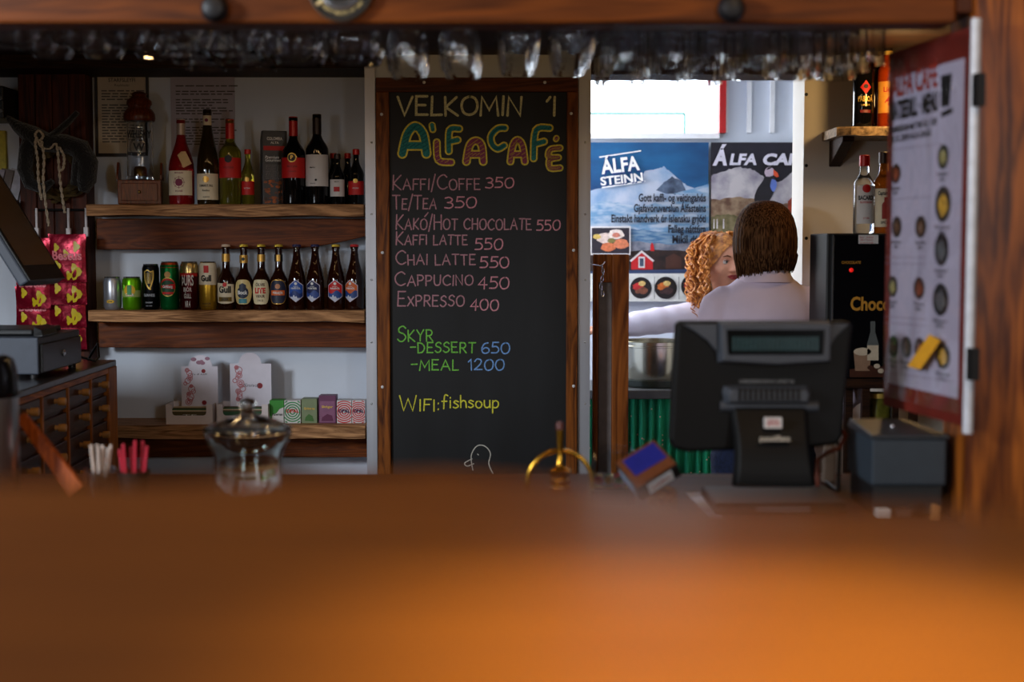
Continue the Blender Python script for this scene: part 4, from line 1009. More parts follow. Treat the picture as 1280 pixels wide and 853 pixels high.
# foil sweet bags on a hook strip
bp_ = P(72, 262, 5.09)
t = thing('bag_hanger', 'dark hook rail with white plastic strips above the pink sweet bags', 'hanger', (bp_.x, 5.15, bp_.z))
mb = MB().tube([(-.1, -.012, 0), (.1, -.012, 0)], .004, 8); mb.build('rail', M_black, t)
for px, y1 in ((43, 298), (83, 299), (105, 297)):
    u = X(px, 5.09) - bp_.x; h = (y1 - 264) / FPX * 5.09
    MB().box(u - .004, u + .004, -.034, -.024, -h, .006).box(u - .008, u + .008, -.037, -.022, -h - .002, -h * .66).build('strip', mat('white_plastic', (214, 206, 208), rough=.4), t, bevel=.0015)
M_foil = mat('magenta_foil', (140, 8, 38), rough=.25, metal=.5, var=.35, scale=14, bump=.5)
M_yel = mat('yellow_print_foil', (214, 190, 24), rough=.35)
def bag(px, py0, w_, h_, Y, lab):
    k_ = Y / FPX; w2 = w_ * k_ / 2; h = h_ * k_; p = P(px, py0 + h_, Y)
    t = thing('sweet_bag', lab, 'bag', (p.x, Y, p.z), random.uniform(-.06, .06), 'foil sweet bags on the hook rail')
    nx, nz = 14, 16; vs = []; fs = []
    def dep(a, b):
        e = (1 - abs(a) ** 2.4) * (1 - abs(2 * b - 1) ** 3); return 0.0008 + .009 * e + .003 * noise.noise((a * 3 + px, b * 4, py0))*e
    for sgn in (-1, 1):
        for j in range(nz + 1):
            for i in range(nx + 1):
                a = -1 + 2 * i / nx; b = j / nz
                cr = .0012 * (1 if i % 2 else -1) if j in (0, nz) else 0
                vs.append((a * w2 * (1 - .05 * sin(pi * b)), sgn * dep(a, b) + cr, b * h))
    o = (nx + 1) * (nz + 1)
    for s_ in (0, 1):
        for j in range(nz):
            for i in range(nx):
                q = s_ * o + j * (nx + 1) + i; f = (q, q + 1, q + nx + 2, q + nx + 1); fs.append(f if s_ == 0 else f[::-1])
    MB().add(vs, fs, True).build('foil_pouch', M_foil, t)
    mb = MB(); rnd = random.Random(int(px))
    def on(u, v): return (u * w2, -dep(u, v) - .0012, v * h)
    for (u, v, s_) in ((.45, .22, .26), (-.5, .34, .17), (-.05, .60, .13), (.5, .74, .17), (.1, .14, .15), (-.55, .72, .14)):
        fingers = []
        for q in range(12):
            a_ = q * pi / 6; rr = s_ * (1 + .28 * cos(3 * a_)); fingers.append(on(max(-.93, min(.93, u + rr * cos(a_))), max(.04, min(.96, v + rr * .62 * sin(a_)))))
        mb.add(fingers, [tuple(range(12))])
    mb.build('print', M_yel, t)
    mb = MB(); vs_, fs_, tw = text2d('Bestus', .03); k2 = 1.55 / tw
    mb.add([on(-.77 + a * k2, .47 + b * .26) for a, b in vs_], fs_)
    mb.build('lettering', mat('pink_print', (226, 120, 130), rough=.4), t)
rown = ['top', 'second', 'third', 'lowest']
for i in range(4):
    bag(85, 293 + 28 * i, 48, 60, 5.03 + .026 * i, 'magenta sweet bag with yellow print, %s in the strip next to the shelves' % rown[i])
for i in range(3):
    bag(42, 298 + 30 * i, 44, 58, 5.03 + .026 * i, 'magenta sweet bag with yellow print, %s in the strip behind the register screen' % rown[i])

# ---------------------------------------------------------------- drawer cabinet (its front faces the bar)
M_cab = wood('dark_cabinet_wood', (34, 14, 6), (72, 34, 14), 'y', 12, .4, .2)
M_edge = wood('honey_edge_wood', (110, 56, 16), (190, 112, 40), 'z', 12, .45)
M_edgey = wood('honey_rail_wood', (110, 56, 16), (190, 112, 40), 'y', 12, .45)
ZCB = 1.126
cab = thing('drawer_cabinet', 'dark wooden cabinet of many small drawers with pale round knobs', 'cabinet', (-1.33, 4.75, 0), .0353)
MB().box(-.50, -.012, -1.45, -.02, 0, ZCB - .02).build('body', M_cab, cab)
MB().box(-.51, .004, -1.46, 0, ZCB - .02, ZCB).build('top', wood('black_cabinet_top', (14, 10, 8), (30, 22, 18), 'y', 12, .3, .3), cab, bevel=.003)
MB().box(-.012, .004, -1.45, -.11, ZCB - .036, ZCB - .02).build('rail', M_edgey, cab)
MB().box(-.03, .006, -.11, 0, 0, ZCB - .02).build('stile', M_edge, cab, bevel=.003)
cols = [(-.11, -.31), (-.325, -.57), (-.585, -.83), (-.845, -1.09), (-1.105, -1.35)]
rows_ = [(1.086, 1.030), (1.018, .946), (.934, .86), (.848, .775), (.763, .69)]
M_knob = mat('pale_turned_wood', (190, 132, 66), rough=.45, var=.2, scale=60)
RY = Matrix.Rotation(pi / 2, 4, 'Y')
for a, b in cols:
    MB().box(-.012, .003, b - .015, b, .68, ZCB - .036).build('divider', M_edge, cab)
    for z1, z0 in rows_:
        dr = MB().box(-.012, -.001, b + .003, a - .003, z0, z1).build('drawer', M_cab, cab, bevel=.002)
        MB().lathe([(0, 0), (.008, 0), (.006, .008), (.011, .010), (.012, .028), (.010, .031), (0, .032)], (-.001, (a + b) / 2, (z0 + z1) / 2 + .004), 18, RY).build('knob', M_knob, dr)

# cash drawer and tilted till screen standing on it
M_grey = mat('blue_grey_plastic', (62, 68, 80), rough=.5, var=.06)
t = thing('till_cash_box', 'blue-grey metal cash drawer with key lock standing on the drawer cabinet', 'cash drawer', (-1.353, 4.05, ZCB), .02)
hz = .118
MB().box(-.42, 0, 0, .42, .012, hz).build('case', M_grey, t, bevel=.004)
MB().box(0, .008, .015, .405, .016, hz - .02).build('drawer', mat('black_metal', (22, 20, 20), rough=.35, metal=.3), t, bevel=.002)
MB().lathe([(0, 0), (.010, 0), (.010, .005), (.006, .007), (0, .007)], (.008, .21, .06), 18, RY).build('lock', M_silver, t)
for a, b in ((-.02, .02), (-.02, .40), (-.40, .02), (-.40, .40)): MB().cyl(.012, 0, .012, (a, b, 0), 14).build('foot', M_black, t)
t = thing('till_screen', 'tilted till touch screen seen edge-on above the cash drawer', 'screen', (-1.56, 4.26, ZCB + hz + .001), .0)
MB().box(-.13, .17, -.14, .12, 0, .018).build('base', M_black, t, bevel=.006)
MB().tube([(-.02, 0, .045), (-.05, 0, .08), (-.03, 0, .13)], [.045, .04, .035], 14).build('neck', M_black, t)
# slab leaning back: profile in x-z, screen faces up and to the bar
p0 = Vector((X(36, 4.1) - -1.56, 0, Z(352, 4.1) - (ZCB + hz))); p1 = Vector((X(-52, 4.1) - -1.56, 0, Z(206, 4.1) - (ZCB + hz)))
dirv = (p1 - p0).normalized(); nor = Vector((dirv.z, 0, -dirv.x)); L_ = (p1 - p0).length
MT = Matrix(((dirv.x, 0, nor.x, p0.x), (0, 1, 0, 0), (dirv.z, 0, nor.z, p0.z), (0, 0, 0, 1)))
MB().box(0, L_, -.16, .16, -.035, -.002, MT).build('housing', M_grey, t, bevel=.006)
MB().box(0, L_, -.16, .16, -.002, .004, MT).build('bezel', M_black, t, bevel=.002)
MB().box(.05, L_ - .02, -.14, .14, .004, .0055, MT).build('display', mat('screen_brown_reflection', (96, 70, 42), rough=.25, var=.15, scale=4), t)  # brown reflection painted into the screen colour
t = thing('card_reader', 'black keypad lying on the cash drawer below the till screen', 'keypad', (-1.384, 4.16, ZCB + hz + .001), .05)
MB().add([(-.0, -.07, 0), (.03, -.07, 0), (.03, .09, 0), (-.0, .09, 0), (.0, -.06, .03), (.024, -.06, .018), (.024, .08, .018), (.0, .08, .03)], [(3, 2, 1, 0), (4, 5, 6, 7), (0, 1, 5, 4), (1, 2, 6, 5), (2, 3, 7, 6), (3, 0, 4, 7)]).build('case', M_black, t, bevel=.003)
t = MB().tube([(-1.365, 4.485, ZCB + .03), (-1.335, 4.54, ZCB + .012), (-1.34, 4.60, ZCB + .02), (-1.36, 4.66, ZCB + .06), (-1.40, 4.68, ZCB + .005)], .004, 8).build('power_cord', M_black)
tag(t, 'black cord looping on the cabinet top behind the cash drawer', 'cord')

# things on the left of the bar counter
YT = 2.9
t = thing('vacuum_flask', 'steel vacuum flask with black top at the left edge of the counter', 'flask', (X(-14, YT, 500), YT, ZT))
MB().lathe([(0, 0), (.054, 0), (.058, .006), (.058, .215)], n=40).build('steel_body', mat('brushed_steel', (176, 178, 182), rough=.28, metal=.95, stretch=(1, 1, .05)), t)
MB().lathe([(.058, .215), (.060, .218), (.060, .232), (.056, .270), (.050, .292), (.036, .300), (0, .302)], n=40).build('top', mat('gloss_black', (12, 13, 17), rough=.2), t)
MB().tube([(-.03, -.05, .27), (-.03, -.085, .262), (-.03, -.095, .24)], [.012, .011, .010], 12).build('spout', M_black, t)
p0, p1 = P(24, 528, 2.98), P(76, 600, 2.94)
t = MB(); dv = (p1 - p0).normalized(); nv = Vector((dv.z, 0, -dv.x)) * .016
z0_ = Vector((p1.x + dv.x / abs(dv.z) * (p1.z - ZT), p1.y, ZT))
t.add([p0 + nv * .7, p0 - nv * .7, z0_ - nv * 1.3, z0_ + nv * 1.3] + [q + Vector((0, .018, 0)) for q in (p0 + nv * .7, p0 - nv * .7, z0_ - nv * 1.3, z0_ + nv * 1.3)], [(0, 1, 2, 3), (7, 6, 5, 4), (0, 4, 5, 1), (1, 5, 6, 2), (2, 6, 7, 3), (3, 7, 4, 0)])
o = t.build('wooden_paddle', wood('burnt_orange_wood', (120, 50, 14), (190, 92, 34), 'z', 14), bevel=.003)
zmin = min((o.matrix_world @ v.co).z for v in o.data.vertices); o.location.z += ZT - zmin
tag(o, 'orange wooden paddle leaning beside the steel flask', 'paddle')
def cup(name, lab, px, r, h): 
    p = P(px, 600, 2.95)
    t = thing(name, lab, 'cup', (p.x, 2.95, ZT)); return t, p
t, p = cup('straw_cup', 'clear tumbler full of pale straws on the counter', 125, .04, .08)
MB().lathe([(0, 0), (.030, 0), (.033, .06), (.0315, .06), (.0285, .004), (0, .004)], n=32).build('tumbler', M_glass, t)
rnd = random.Random(6)
for i in range(9):
    a = i * 2 * pi / 9; b = rnd.uniform(.008, .016); tp = rnd.uniform(.098, .112)
    o = MB().tube([(b * .7 * cos(a), b * .7 * sin(a), .0045), (b * 1.7 * cos(a), b * 1.7 * sin(a), tp)], .0032, 8).build('straw', mat('pale_straw', (206, 188, 176), rough=.4), loc=(p.x, 2.95, ZT))
    tag(o, 'pale straw standing in the clear tumbler', 'straw', 'pale straws in the tumbler')
t, p = cup('sachet_cup', 'dark cup of red sugar sticks on the counter', 167, .04, .08)
MB().lathe([(0, 0), (.028, 0), (.034, .055), (.032, .055), (.027, .004), (0, .004)], n=32).build('cup_body', M_black, t)
for i in range(6):
    u = -.019 + .0076 * i; hh = (.095, .108, .100, .115, .112, .104)[i]
    o = MB().box(-.0032, .0032, -.004, .004, 0, hh).build('sugar_stick', mat('red_paper', (176, 20, 46), rough=.5, var=.1), loc=(p.x + u, 2.95 + (-.006 if i % 2 else .006), ZT + .0045), rot=(0, u * 6, 0), bevel=.0015)
    tag(o, 'red paper sugar stick standing in the dark cup', 'sugar stick', 'red sugar sticks in the cup')
# ================================================================ on the bar counter
# lidded glass jar
p = P(310.5, 600, YT); kt = YT / FPX
t = thing('glass_jar', 'wide clear glass jar with a domed knobbed lid on the counter', 'jar', (p.x, YT, ZT))
zj = lambda py: Z(py, YT) - ZT
R0 = 55 * kt
out = [(0, 0), (R0 * .74, 0), (R0 * .78, .006), (R0 * .78, zj(574)), (R0 * .80, zj(566)), (R0 * .86, zj(558)), (R0 * .95, zj(549)), (R0 * .99, zj(542))]
inn = [(r - .004, max(z, .007)) for r, z in out[::-1][:-2]] + [(0, .007)]
MB().lathe(out + inn, n=48).build('jar_body', glass('green_tinged_glass', (246, 252, 249)), t)
lid = [(0, zj(541) + .002), (R0 * .93, zj(541) + .002), (R0, zj(540) + .002), (R0 * .99, zj(536) + .002), (R0 * .86, zj(531)), (R0 * .6, zj(525)), (R0 * .3, zj(520)), (R0 * .17, zj(517)), (R0 * .12, zj(513)), (R0 * .19, zj(509)), (R0 * .20, zj(504)), (R0 * .14, zj(499)), (0, zj(497))]
lid_in = [(0, zj(541) + .002)]
prof = [(R0 * .93, zj(541) + .002), (R0, zj(540) + .002), (R0 * .99, zj(536) + .002), (R0 * .86, zj(531)), (R0 * .6, zj(525)), (R0 * .3, zj(520)), (R0 * .17, zj(517)), (R0 * .12, zj(513)), (R0 * .19, zj(509)), (R0 * .20, zj(504)), (R0 * .14, zj(499)), (0, zj(497))]
under = [(0, zj(524)), (R0 * .3, zj(525)), (R0 * .6, zj(530)), (R0 * .84, zj(535)), (R0 * .93, zj(541) + .002)]
MB().lathe(under + prof[1:], n=48).build('lid', MATS['green_tinged_glass'], t)

# brass tap with hoop
M_brass = mat('polished_brass', (196, 148, 52), rough=.22, metal=1.0, var=.06)
p = P(700, 600, YT)
t = thing('brass_tap', 'brass hoop and turned column with an upright tapered tap handle', 'tap', (p.x, YT, ZT))
MB().lathe([(0, 0), (.034, 0), (.034, .006), (.02, .012), (.018, zj(612)), (.022, zj(608)), (.017, zj(604)), (.022, zj(600)), (.017, zj(596)), (.022, zj(592)), (.024, zj(588)), (.012, zj(584)), (.007, zj(580)), (.007, zj(566)), (0, zj(565))], n=32).build('column', M_brass, t)
ra = 41 * kt; pts = [(-ra * cos(q * pi / 24), 0, zj(604) + ra * 1.0 * sin(q * pi / 24)) for q in range(25)]
pts = [(-ra, 0, .0)] + pts + [(ra, 0, .0)]
MB().tube(pts, .0052, 12).build('hoop', M_brass, t)
MB().lathe([(.0045, zj(570)), (.006, zj(564)), (.0075, zj(552)), (.0085, zj(538)), (.0085, zj(537)), (0, zj(536.5))], n=20).build('handle', M_brass, t)
MB().lathe([(0, zj(538)), (.0085, zj(537.5)), (.0085, zj(530)), (.006, zj(527.5)), (0, zj(527))], n=20).build('handle_tip', mat('maroon_tip', (84, 36, 30), rough=.35), t)

# clear bin of sweets
p = P(765, 606, 2.92)
t = thing('sweet_bin', 'clear acrylic bin with coloured sweets beside the brass hoop', 'bin', (p.x, 2.92, ZT + .03))
MB().box(-.045, .045, -.05, .05, -.03, -.0005).build('base', M_black, t, bevel=.003)
k_ = 2.92 / FPX
sec = [(-26 * k_, 0), (27 * k_, 0), (27 * k_, 44 * k_), (-8 * k_, 48 * k_), (-22 * k_, 34 * k_)]
M_acr = glass('clear_acrylic', (236, 240, 244))
def shell(pl, y0, y1, th):
    mb = MB(); mb.prism(pl, y0, y0 + th); mb.prism(pl, y1 - th, y1)
    for a, b in (zip(pl[:3], pl[1:4])) if False else ((pl[0], pl[1]), (pl[1], pl[2]), (pl[4], pl[0])):
        d = (Vector(b) - Vector(a)).normalized(); n_ = Vector((-d.y, d.x)) * th
        mb.prism([a, b, tuple(Vector(b) + n_), tuple(Vector(a) + n_)], y0 + th, y1 - th)
    return mb
shell(sec, -.05, .05, .0025).build('acrylic_case', M_acr, t)
rnd = random.Random(3)
for i, c_ in enumerate(['red', 'yellow', 'green', 'red', 'yellow', 'green', 'red', 'yellow']):
    cm = mat('sweet_' + c_, {'red': (206, 36, 50), 'yellow': (220, 170, 40), 'green': (40, 120, 60)}[c_], rough=.35)
    u = (-17 + 13 * (i % 4)) * k_; v = -.018 + .03 * (i // 4)
    o = MB().sphere(.0105, (0, 0, .0105), 14, (1, 1, .8)).build('wrapped_sweet', cm, loc=(p.x + u, 2.92 + v, ZT + .033))
    tag(o, '%s sweet lying in the clear acrylic bin' % c_, 'sweet', 'sweets in the acrylic bin')
# cork block with a card terminal tilted on it
p = P(829, 610, 2.78); k_ = 2.78 / FPX
o = MB().loft([(0, 0, 0, .028, .026), (0, 0, .02, .030, .027), (-.002, 0, .045, .027, .025), (-.004, 0, .050, .018, .018), (-.004, 0, .052, .012, .012)], 18).build('cork_block', mat('speckled_cork', (96, 58, 30), rough=.9, var=.5, scale=110, col2=(166, 112, 66)), loc=(p.x, 2.78, ZT))
tag(o, 'speckled brown cork block holding up the card terminal', 'block')
pc = P(806, 588, 2.76)
t = thing('card_terminal', 'tilted card payment terminal with blue screen and white sticker', 'card terminal', (pc.x + .006, 2.76, ZT + .090))
MT = Matrix.Scale(.86, 4) @ Matrix.Rotation(-.42, 4, 'Y') @ Matrix.Rotation(.55, 4, 'X') @ Matrix.Rotation(.2, 4, 'Z')
MB().box(-.055, .055, -.055, .055, -.024, .012, MT).build('body', M_black, t, bevel=.004)
MB().box(-.052, .052, -.053, .056, .012, .016, MT).build('top_frame', wood('brown_plastic', (84, 44, 22), (112, 62, 34), 'x', 30, .4), t, bevel=.002)
MB().box(-.038, .046, -.02, .046, .016, .0172, MT).build('display', mat('violet_blue_screen', (36, 38, 120), rough=.2, var=.1), t)
MB().box(-.0565, -.0551, -.036, .036, -.02, .009, MT).build('keypad', mat('pale_blue_pad', (132, 150, 172), rough=.4), t)
st_ = MB().box(-.030, .034, -.0566, -.0552, -.018, .008, MT).build('sticker', mat('white_sticker', (214, 218, 224), rough=.4), t)
mb = MB()
print_text(mb, 'posiflow', .004, -.008, .007, lambda u, v: MT @ Vector((u, -.0569, v)), .046, 'c', .02); mb.build('lettering', M_red, st_)
# white sheet on the counter
p0, p1, p2, p3 = (P(857, 614, 3.0), P(884, 614, 3.0), P(905, 642, 2.72), P(889, 642, 2.72))
o = MB().add([(q.x, q.y, ZT + z) for z in (.0005, .0015) for q in (p0, p1, p2, p3)], [(3, 2, 1, 0), (4, 5, 6, 7), (0, 1, 5, 4), (1, 2, 6, 5), (2, 3, 7, 6), (3, 0, 4, 7)]).build('paper_sheet', mat('blue_white_paper', (222, 226, 244), rough=.6, var=.02))
tag(o, 'white paper sheet lying on the counter beside the till', 'paper')

# ---------------------------------------------------------------- till seen from behind
YP = 2.86; kp = YP / FPX
p = P(953, 612, YP)
till = thing('cash_register', 'black till seen from behind with customer display and ribbed hump', 'cash register', (p.x, YP, ZT))
def T(px, py): q = P(px, py, YP); return (q.x - p.x, q.z - ZT)
def poly_px(pts): return [T(*q) for q in pts]
M_tb = mat('till_black', (9, 9, 10), rough=.5, var=.08, spec=.25); M_tg = mat('till_grey', (66, 70, 78), rough=.5, var=.06)
MB().prism(poly_px([(849, 402), (1063, 402), (1066, 408), (1060, 470), (1054, 545), (1048, 556), (1020, 560), (860, 566), (842, 562), (838, 550), (842, 470), (846, 408)]), 0, .05).build('screen_housing', M_tb, till, bevel=.008, seg=3)
def taper(front, back, y0, y1):
    n = len(front); vs = [(a, y0, b) for a, b in front] + [(a, y1, b) for a, b in back]
    return MB().add(vs, [tuple(range(n)), tuple(range(2 * n - 1, n - 1, -1))] + [(i + n, (i + 1) % n + n, (i + 1) % n, i) for i in range(n)])
for pts, bk in (([(852, 405), (896, 405), (896, 440), (884, 426), (868, 414)], None), ([(1060, 405), (1036, 405), (1034, 436), (1044, 420), (1054, 411)], None)):
    MB().prism(poly_px(pts), -.012, .0).build('corner_fin', M_tg, till, bevel=.002)
cd_ = taper(poly_px([(899, 404), (1034, 404), (1033, 450), (968, 454), (901, 450)]), poly_px([(896, 402), (1038, 402), (1038, 454), (968, 458), (896, 454)]), -.034, 0).build('customer_display', M_tg, till, bevel=.003)
gl = MB().prism(poly_px([(905, 411), (1026, 411), (1024, 442), (907, 442)]), -.0358, -.0345).build('display_window', mat('dark_display_glass', (10, 14, 16), rough=.12), cd_)
mb = MB()
for i in range(20):
    a = 912 + i * 5.4; mb.prism(poly_px([(a, 420), (a + 3.6, 420), (a + 3.6, 437), (a, 437)]), -.0364, -.0359)
mb.build('display_cell', mat('teal_display_cells', (22, 58, 62), rough=.3), cd_)
mb = MB()
q0 = T(958, 479); print_text(mb, 'ORDERMAN·LINE·N', q0[0], q0[1], 4.2 * kp, flat(-.0012), 68 * kp, 'c'); mb.build('lettering', M_tg if False else mat('grey_print2', (130, 130, 132)), till)
hump = taper(poly_px([(912, 486), (1004, 486), (1008, 492), (1006, 501), (910, 501), (908, 492)]), poly_px([(904, 482), (1010, 482), (1014, 490), (1012, 505), (904, 505), (902, 490)]), -.03, 0).build('ribbed_hump', M_tg, till, bevel=.003)
mb = MB()
for i in range(12):
    a = 920 + i * 6.6; mb.prism(poly_px([(a, 484), (a + 3.2, 484), (a + 3.2, 499), (a, 499)]), -.0318, -.029)
mb.build('vent_slot', M_tb, hump)
# stand: a broad curved plate from the hinge down to the base
vs = []; fs = []; n = 12
for i in range(n + 1):
    f = i / n; py = 508 + 95 * f; y = -.01 - .055 * sin(f * pi * .55); hw = (49 - 4 * sin(pi * f) + 3 * f) * kp
    z = T(961, py)[1]; cx = T(961 + 1 * f, py)[0]
    vs += [(cx - hw, y + .012, z), (cx - hw * .9, y, z), (cx + hw * .9, y, z), (cx + hw, y + .012, z), (cx + hw, y + .03, z), (cx - hw, y + .03, z)]
for i in range(n):
    for j in range(6): fs.append((i * 6 + j, i * 6 + (j + 1) % 6, i * 6 + 6 + (j + 1) % 6, i * 6 + 6 + j))
fs += [tuple(range(5, -1, -1)), tuple(n * 6 + j for j in range(6))]
stand = MB().add(vs, fs).build('stand', M_tb, till, bevel=.003)
MB().tube([(*((T(900, 508)[0]), .0), T(900, 508)[1]), ((T(1022, 508)[0]), .0, T(1022, 508)[1])], .011, 16).build('hinge', M_tg, till)
s_ = MB().prism(poly_px([(951, 519), (972, 519), (972, 532), (951, 532)]), -.047, -.034).build('sticker', L_white, till)
mb = MB(); q0 = T(961.5, 528.5); print_text(mb, 'EPOS', q0[0], q0[1], 4.5 * kp, flat(-.0474), 15 * kp, 'c', .02); q0 = T(961.5, 523); print_text(mb, 'kassi', q0[0], q0[1], 2.2 * kp, flat(-.0474), 12 * kp, 'c', .02); mb.build('lettering', M_red, s_)
mb = MB(); q0 = T(962, 546); print_text(mb, 'posiflex', q0[0], q0[1], 6.2 * kp, flat(-.0625), 38 * kp, 'c', .03); mb.prism([(q0[0] - 19 * kp, q0[1] - .001), (q0[0] + 19 * kp, q0[1] - .001), (q0[0] + 19 * kp, q0[1] + .0006), (q0[0] - 19 * kp, q0[1] + .0006)], -.0624, -.04)
mb.build('logo', mat('silver_logo', (216, 206, 190), rough=.25, metal=.6), till)
MB().box(T(885, 610)[0], T(1045, 610)[0], -.10, .10, 0, .022).build('base', M_tb, till, bevel=.006)
MB().box(T(935, 610)[0], T(1000, 610)[0], -.105, -.099, .006, .016).build('base_slot', M_tg, till, bevel=.001)
# cables beside it
def P5(px, py, Y=2.95): q = P(px, py, Y); return tuple(q)
o = MB().tube([P5(1012, 545), P5(1022, 538), P5(1036, 533), P5(1050, 534), P5(1057, 545), P5(1050, 560), P5(1034, 566), P5(1022, 575), (P5(1022, 600)[0], 2.95, ZT + .006)], .005, 10).build('power_cord', mat('rust_cord', (110, 44, 18), rough=.5))
tag(o, 'rust-brown cable looping out beside the till stand', 'cord')
o = MB().tube([P5(1018, 556, 2.99), P5(1030, 548, 2.99), P5(1043, 545, 2.99), P5(1050, 560, 2.99), (P5(1048, 590, 2.99)[0], 2.99, ZT + .006), (P5(1048, 590, 2.99)[0], 3.1, ZT + .006)], .004, 10).build('data_cable', M_black)
tag(o, 'thin black cable behind the rust-brown cable', 'cord')
o = MB().prism([(-.014, 0), (.012, 0), (.014, .05), (.010, .12), (-.006, .12), (-.012, .06)], 0, .02).build('cable_cover', mat('grey_cover', (128, 112, 100), rough=.6), loc=(P5(1046, 600, 3.06)[0], 3.13, ZT), bevel=.003)
tag(o, 'upright grey cable cover between the till and the printer', 'cover')

# ---------------------------------------------------------------- receipt printer
xa, xb_ = X(1090, 2.75, 570), X(1184, 2.75, 570)
pr_ = thing('receipt_printer', 'blue-grey receipt printer with black lid beside the wooden post', 'printer', ((xa + xb_) / 2, 2.75, ZT))
hw = (xb_ - xa) / 2; z0, z1 = Z(608, 2.75) - ZT, Z(549, 2.75) - ZT
MB().box(-hw, hw, 0, .20, z0, z1).build('case', mat('slate_blue_plastic', (46, 56, 66), rough=.5, var=.06), pr_, bevel=.005)
MB().box(-hw + .004, hw - .006, .006, .19, .0, z0).build('base', M_black, pr_, bevel=.003)
MB().add([(-hw - .003, -.004, z1), (hw + .003, -.004, z1), (hw + .003, .20, z1), (-hw - .003, .20, z1), (-hw - .003, -.004, z1 + .008), (hw + .003, -.004, z1 + .008), (hw - .03, .20, z1 + .016), (-hw + .004, .20, z1 + .016)],
         [(3, 2, 1, 0), (4, 5, 6, 7), (0, 1, 5, 4), (1, 2, 6, 5), (2, 3, 7, 6), (3, 0, 4, 7)]).build('lid', mat('charcoal_lid', (38, 42, 48), rough=.4), pr_, bevel=.002)
MB().sphere(.005, (-.01, .09, z1 + .013), 10).build('button', M_silver, pr_)
for i, (a, b, c_) in enumerate(((1097, 1115, (206, 200, 196)), (1121, 1140, (70, 52, 46)))):
    x0, x1 = X(a, 2.72, 620), X(b, 2.72, 620)
    o = MB().box(x0, x1, 2.72, 2.745, ZT, ZT + .018).build('cable_plug', mat('plug_%d' % i, c_, rough=.5), bevel=.003)
    tag(o, ['white plug lying in front of the receipt printer', 'brown plug beside the white plug before the printer'][i], 'plug')
x0 = X(1170, 2.7, 625)
o = MB().add([(x0 - .008, 2.70, ZT), (x0 + .008, 2.70, ZT), (x0 + .008, 2.715, ZT), (x0 - .008, 2.715, ZT), (x0 - .004, 2.70, ZT + .03), (x0 + .010, 2.70, ZT + .026), (x0 + .01, 2.715, ZT + .026), (x0 - .004, 2.715, ZT + .03)], [(3, 2, 1, 0), (4, 5, 6, 7), (0, 1, 5, 4), (1, 2, 6, 5), (2, 3, 7, 6), (3, 0, 4, 7)]).build('wooden_peg', mat('tan_peg', (176, 120, 70), rough=.6), bevel=.002)
tag(o, 'small tan wooden peg standing before the printer near the post', 'peg')

# ---------------------------------------------------------------- laminated menu sign hinged on the post
A = P(1104, 505, 3.04); B = P(1206, 535, 2.66)
A.z = B.z = (A.z + B.z) / 2
sv = Vector((B.x - A.x, B.y - A.y, 0)); SW = sv.length; sa = math.atan2(sv.y, sv.x)
SH = 1.922 - .012 - A.z
sign = thing('menu_sign', 'laminated café menu sign in a red border, fixed edgewise on the wooden post', 'sign', A, sa)
su_ = sv.normalized(); sn = Vector((-su_.y, su_.x, 0))
def S(px, py):
    d = P(px, py, 1.0) - CAM; t_ = (A - CAM).dot(sn) / d.dot(sn); q = CAM + d * t_ - A
    return (q.dot(su_), q.z)
MB().box(0, SW, 0, .008, 0, SH).build('backing', mat('red_brown_border', (104, 26, 13), rough=.6, var=.25, scale=12), sign)
shx0 = .030
sh = MB().box(shx0, SW - .03, -.0015, -.0002, .05, SH - .055).build('sheet', mat('lilac_white_sheet', (178, 171, 194), rough=.5, var=.04, scale=6), sign)
M_rt = mat('red_title_print', (150, 44, 26), rough=.5)
def stext(items, m):
    mb = MB()
    for s, x0, y0, x1, y1, cap, bold in items:
        a = S(x0, y0); b = S(x1, y1); w_ = b[0] - a[0]
        print_text(mb, s, a[0], (a[1] + b[1]) / 2, cap, flat(-.0022), w_, 'l', bold)
    mb.build('lettering', m, sh)
kq = 2.85 / FPX
stext([('ÁLFA CAFÉ', 1116, 122, 1173, 107, 27 * kq, .03)], M_rt)
stext([('MATSEÐILL · MENU', 1114, 149, 1174, 139, 22 * kq, .05)], I_black)
stext([('FRAMREIÐUM MAT FRÁ KL 11:30', 1113, 166, 1172, 157, 8 * kq, .03), ('TIL KL 20:00 ALLA DAGA', 1114, 178, 1165, 170, 8 * kq, .03)], L_dark)
mb = MB()
a = S(1181, 94); b = S(1189, 132)
mb.prism([(a[0] - .008, b[1]), (b[0] - .004, b[1]), (b[0] + .004, a[1]), (a[0] - .012, a[1])], -.0026, -.0016)
a = S(1178, 143); b = S(1192, 137); mb.prism([(a[0], a[1] - .006), (b[0], b[1] - .006), (b[0], b[1] + .004), (a[0], a[1] + .004)], -.0026, -.0016)
mb.build('tankard_print', I_black, sh)
mb = MB()
for py0, py1, xa_, xb2 in ((188, 180, 1112, 1178), (250, 246, 1113, 1165), (322, 322, 1108, 1160), (330, 331, 1108, 1160), (396, 400, 1107, 1160), (404, 408, 1107, 1160), (466, 478, 1106, 1196)):
    a = S(xa_, py0); b = S(xb2, py1); mb.add([(a[0], -.0021, a[1]), (b[0], -.0021, b[1]), (b[0], -.0021, b[1] + .0012), (a[0], -.0021, a[1] + .0012)], [(0, 1, 2, 3)])
mb.build('rule_line', mat('grey_rule', (130, 110, 130)), sh)
